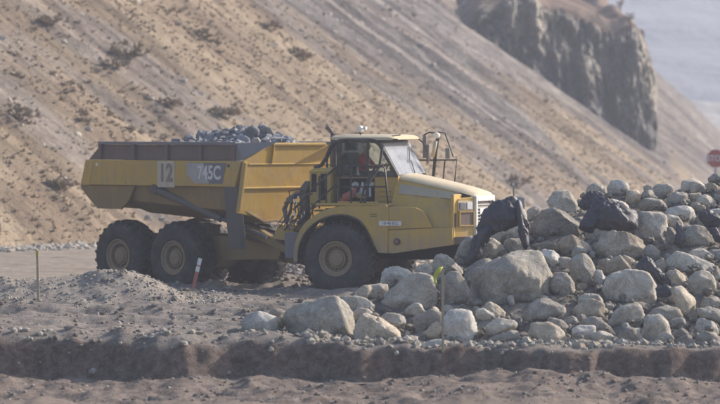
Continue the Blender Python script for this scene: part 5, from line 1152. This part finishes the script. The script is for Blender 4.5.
tag(scatter_mesh('gravel', p_, s_, M['rock'], 3), 'loose grey gravel and small stones strewn over the churned ground', 'gravel', kind='stuff')
p_, s_ = cat(ground_scatter(5000, -10, 9, 66.5, 92, .015, .09, 4.5), ground_scatter(5000, -6, 9, 90, 112, .02, .14, 3), ground_scatter(1200, -9, 9, 62, 66, .015, .06, 4))
tag(scatter_mesh('soil_clods', p_, s_, GM, 4), 'clods of brown soil scattered along the haul ground', 'soil', kind='stuff')
# light stones along the toe of the slope
t_y = rs.uniform(108, 160, 7000); dd = rs.normal(-.7, .55, 7000); hx_, hy_ = np.interp(t_y, yk, xk)+np.interp(t_y, yk, nX)*dd, t_y+np.interp(t_y, yk, nY)*dd
sz = .03+.12*rs.rand(7000)**3; tag(scatter_mesh('verge_stones', np.stack([hx_, hy_, ground_z(hx_, hy_)+.1*sz+np.clip(dd+1, 0, 3)*.05], -1), sz, M['rock'], 5), 'pale stones in a low windrow where the road meets the slope', 'stones', kind='stuff')
tag(scatter_mesh('load_stones', LOADQ[0], LOADQ[1], M['rock_blue'], 15), 'broken blue-grey stone heaped between the larger load rocks', 'crushed rock', kind='stuff')
# small stones lodged all over the core of the pile, and the pile going on past the picture
r_ = np.random.RandomState(31); x_ = r_.uniform(-3.4, 13, 9000); y_ = r_.uniform(66, 78, 9000)
jx = np.clip(((x_-gx[0])/.12).astype(int), 0, len(gx)-1); jy = np.clip(((y_-gy[0])/.12).astype(int), 0, len(gy)-1); zz2 = BASE[jy, jx]; ok = zz2 > -.15
sz = .025+.10*r_.rand(9000)**3; sz = np.where(x_ > 8.3, sz*3.2, sz)
tag(scatter_mesh('fine_rubble', np.stack([x_, y_, zz2+sz*.3], -1)[ok], sz[ok], M['gap_shade_rock'], 32, 2), 'fine broken stone lodged between the boulders of the pile', 'rubble', kind='stuff')
# lighter rubble behind the truck nose
p_, s_ = ground_scatter(2600, -1, 9, 93, 112, .04, .22, 2.2); tag(scatter_mesh('roadside_rubble', p_, s_, M['rock_tan'], 6), 'tan rubble seen under the truck nose', 'rubble', kind='stuff')
# dry tufts and scree stones on the slope
def on_hill(n, y0, y1, d0, d1, seed):
    r = np.random.RandomState(seed); Yk = np.exp(r.uniform(math.log(y0), math.log(y1), n)); d = r.uniform(d0, d1, n)
    ia = np.searchsorted(yk, Yk); jb = np.searchsorted(dk, d); ia = np.clip(ia, 0, len(yk)-1); jb = np.clip(jb, 0, len(dk)-1)
    return np.stack([PX[jb, ia], PY[jb, ia], PZ[jb, ia]], -1), HZ.reshape(YK.shape+(3,))[jb, ia], r
def tuft_mesh(name, pts, sizes, mat, seed, blades=9):
    r = np.random.RandomState(seed); n = len(pts); a = r.uniform(0, 6.28, (n, blades)); l = r.uniform(.3, 1.0, (n, blades)); tilt = r.uniform(.15, 1.15, (n, blades))
    s = sizes[:, None]; dx, dy = np.cos(a)*np.sin(tilt), np.sin(a)*np.sin(tilt); dz = np.cos(tilt)*.8
    base = pts[:, None, :]+np.stack([dx, dy, 0*dx], -1)*(s*.25)[..., None]; tip = base+np.stack([dx, dy, dz], -1)*(s*l)[..., None]
    wv = np.stack([-np.sin(a), np.cos(a), 0*a], -1)*(s*.17)[..., None]; mid = base*.45+tip*.55
    V = np.stack([base-wv*.5, base+wv*.5, mid+wv, tip, mid-wv], 2).reshape(-1, 3); k = n*blades; o = (np.arange(k)*5)[:, None]
    F = np.concatenate([o+np.array([[0, 1, 2]]), o+np.array([[0, 2, 4]]), o+np.array([[4, 2, 3]])]); return mesh_np(name, V, F, mat, smooth=False)
def veg(name, c1, c2):
    s = NT(name); a = s.noise(.8, 4, .6); return s.fin(s.mix(a, c1, c2), .95, spec=.1)
M['drygrass'] = veg('dry_grass', (.27, .215, .15), (.35, .285, .205)); M['sage'] = veg('sagebrush', (.28, .235, .18), (.36, .30, .23)); M['brush'] = veg('bare_brush', (.25, .195, .15), (.33, .26, .205))
p_, z_, r = on_hill(36000, 112, 250, .2, 28, 21); keep = r.rand(len(p_)) > z_[:, 0]*.85; p_ = p_[keep]; sz = .06+.20*r.rand(len(p_))**2
tag(tuft_mesh('dry_grass', p_, sz, M['drygrass'], 22, 7), 'tufts of dry tan grass covering the hillside', 'grass', kind='stuff')
p_, z_, r = on_hill(7000, 112, 300, .5, 32, 23); cl = fbm(p_[:, 0]*.12, p_[:, 1]*.06, p_[:, 2]*.12, 3, 44); keep = (cl > .22) & (r.rand(len(p_)) > z_[:, 0]*.7); p_ = p_[keep]; sz = .10+.26*r.rand(len(p_))**2
tag(tuft_mesh('low_sagebrush', p_, sz, M['sage'], 24, 22), 'low grey-brown sagebrush dotted over the hillside', 'sagebrush', kind='stuff')
p_, z_, r = on_hill(9000, 112, 420, .3, 30, 25); keep = r.rand(len(p_)) < .04+.9*z_[:, 0]; p_ = p_[keep]; sz = .04+.20*r.rand(len(p_))**5
tag(scatter_mesh('scree_stones', p_, sz, M['rock'], 26), 'loose grey scree stones lying in runs on the slope', 'scree', kind='stuff')
# shrubs one can pick out
SHR = [(126, 58, 1.0, 'broad dry shrub in the upper left of the slope, above the tailgate'), (168, 107, .8, 'round olive shrub on the slope above the number 12'), (226, 117, .9, 'yellowish shrub directly above the load of rocks'), (112, 68, .7, 'small dark shrub left below the broad dry one'),
 (20, 120, .8, 'shrub at the left edge of the slope halfway up'), (60, 190, .8, 'shrub low on the slope left of the dump body'), (300, 60, .9, 'brown shrub high on the slope above the exhaust'), (270, 30, .8, 'brown shrub near the top of the photo left of centre'), (205, 38, .7, 'small shrub at the edge of the upper scree patch'), (517, 188, 1.0, 'bare pinkish bush on the slope foot behind the truck nose'), (50, 25, .8, 'dry shrub in the top left corner')]
for k, (px, py, s_, lab) in enumerate(SHR):
    loc = hill_hit(px, py)
    if loc is None: continue
    r = np.random.RandomState(60+k); q = r.normal(0, 1, (26, 3))*np.array((.38, .38, .22))*s_; q[:, 2] = np.abs(q[:, 2])+.05
    o = tuft_mesh('dry_shrub', q, np.full(26, .34*s_), M['brush'] if k in (6, 7, 9) else M['sage'], 61+k, 14); o.location = loc; tag(o, lab, 'shrub', 'shrubs on the hillside')
    b = MB()
    for j in range(7): b.tube([(0, 0, -.15), tuple(q[j]*.6), tuple(q[j]*1.15)], [.03*s_, .018*s_, .008*s_], 5)
    b.build('stem', M['brush'], o)
# bare trees on the skyline
for k, (px, py, hgt, lab) in enumerate([(620, 8, .9, 'bare tree on the skyline, highest of the three'), (630, 24, .9, 'bare tree on the skyline, middle of the three'), (641, 40, .8, 'bare tree at the outer corner of the bluff top')]):
    loc = None
    for dy in range(0, 40, 2):
        loc = hill_hit(px, py+dy)
        if loc is not None: break
    if loc is None: continue
    r = random.Random(k); b = MB(); b.tube([(0, 0, -.5), (.05, 0, hgt*.45), (.1, .1, hgt*.9)], [.09, .06, .02], 6); tr = b.build('bare_tree', M['brush']); tr.location = loc; tag(tr, lab, 'tree', 'bare trees on the skyline')
    b = MB()
    for j in range(26):
        a = r.uniform(0, 6.28); z = hgt*r.uniform(.25, .85); l_ = hgt*r.uniform(.25, .5); e = (math.cos(a)*l_, math.sin(a)*l_, z+l_*r.uniform(.1, .7)); m_ = (e[0]*.5, e[1]*.5, z+(e[2]-z)*.35)
        b.tube([(0.04, .03, z), m_, e], [.035, .024, .010], 4)
        for q_ in range(3):
            a2 = a+r.uniform(-1, 1); b.tube([m_, (m_[0]+math.cos(a2)*l_*.4, m_[1]+math.sin(a2)*l_*.4, m_[2]+l_*.3)], [.016, .006], 4)
    b.build('crown', M['brush'], tr)

# ------------------------------------------------------------------ haze
b = MB(); b.box((-1450, -190, -12), (1450, 1360, 72)); hz_ = NT('haze_air'); hz_.t.nodes.remove(hz_.p)
vol = hz_.n('ShaderNodeVolumePrincipled'); vol.inputs['Color'].default_value = (.72, .78, .95, 1); vol.inputs['Density'].default_value = .00072; vol.inputs['Anisotropy'].default_value = .2
hz_.l(vol.outputs[0], hz_.out.inputs['Volume'])
hb_ = b.build('haze', hz_.m); tag(hb_, 'pale dusty air over the whole quarry road', 'haze', kind='stuff')
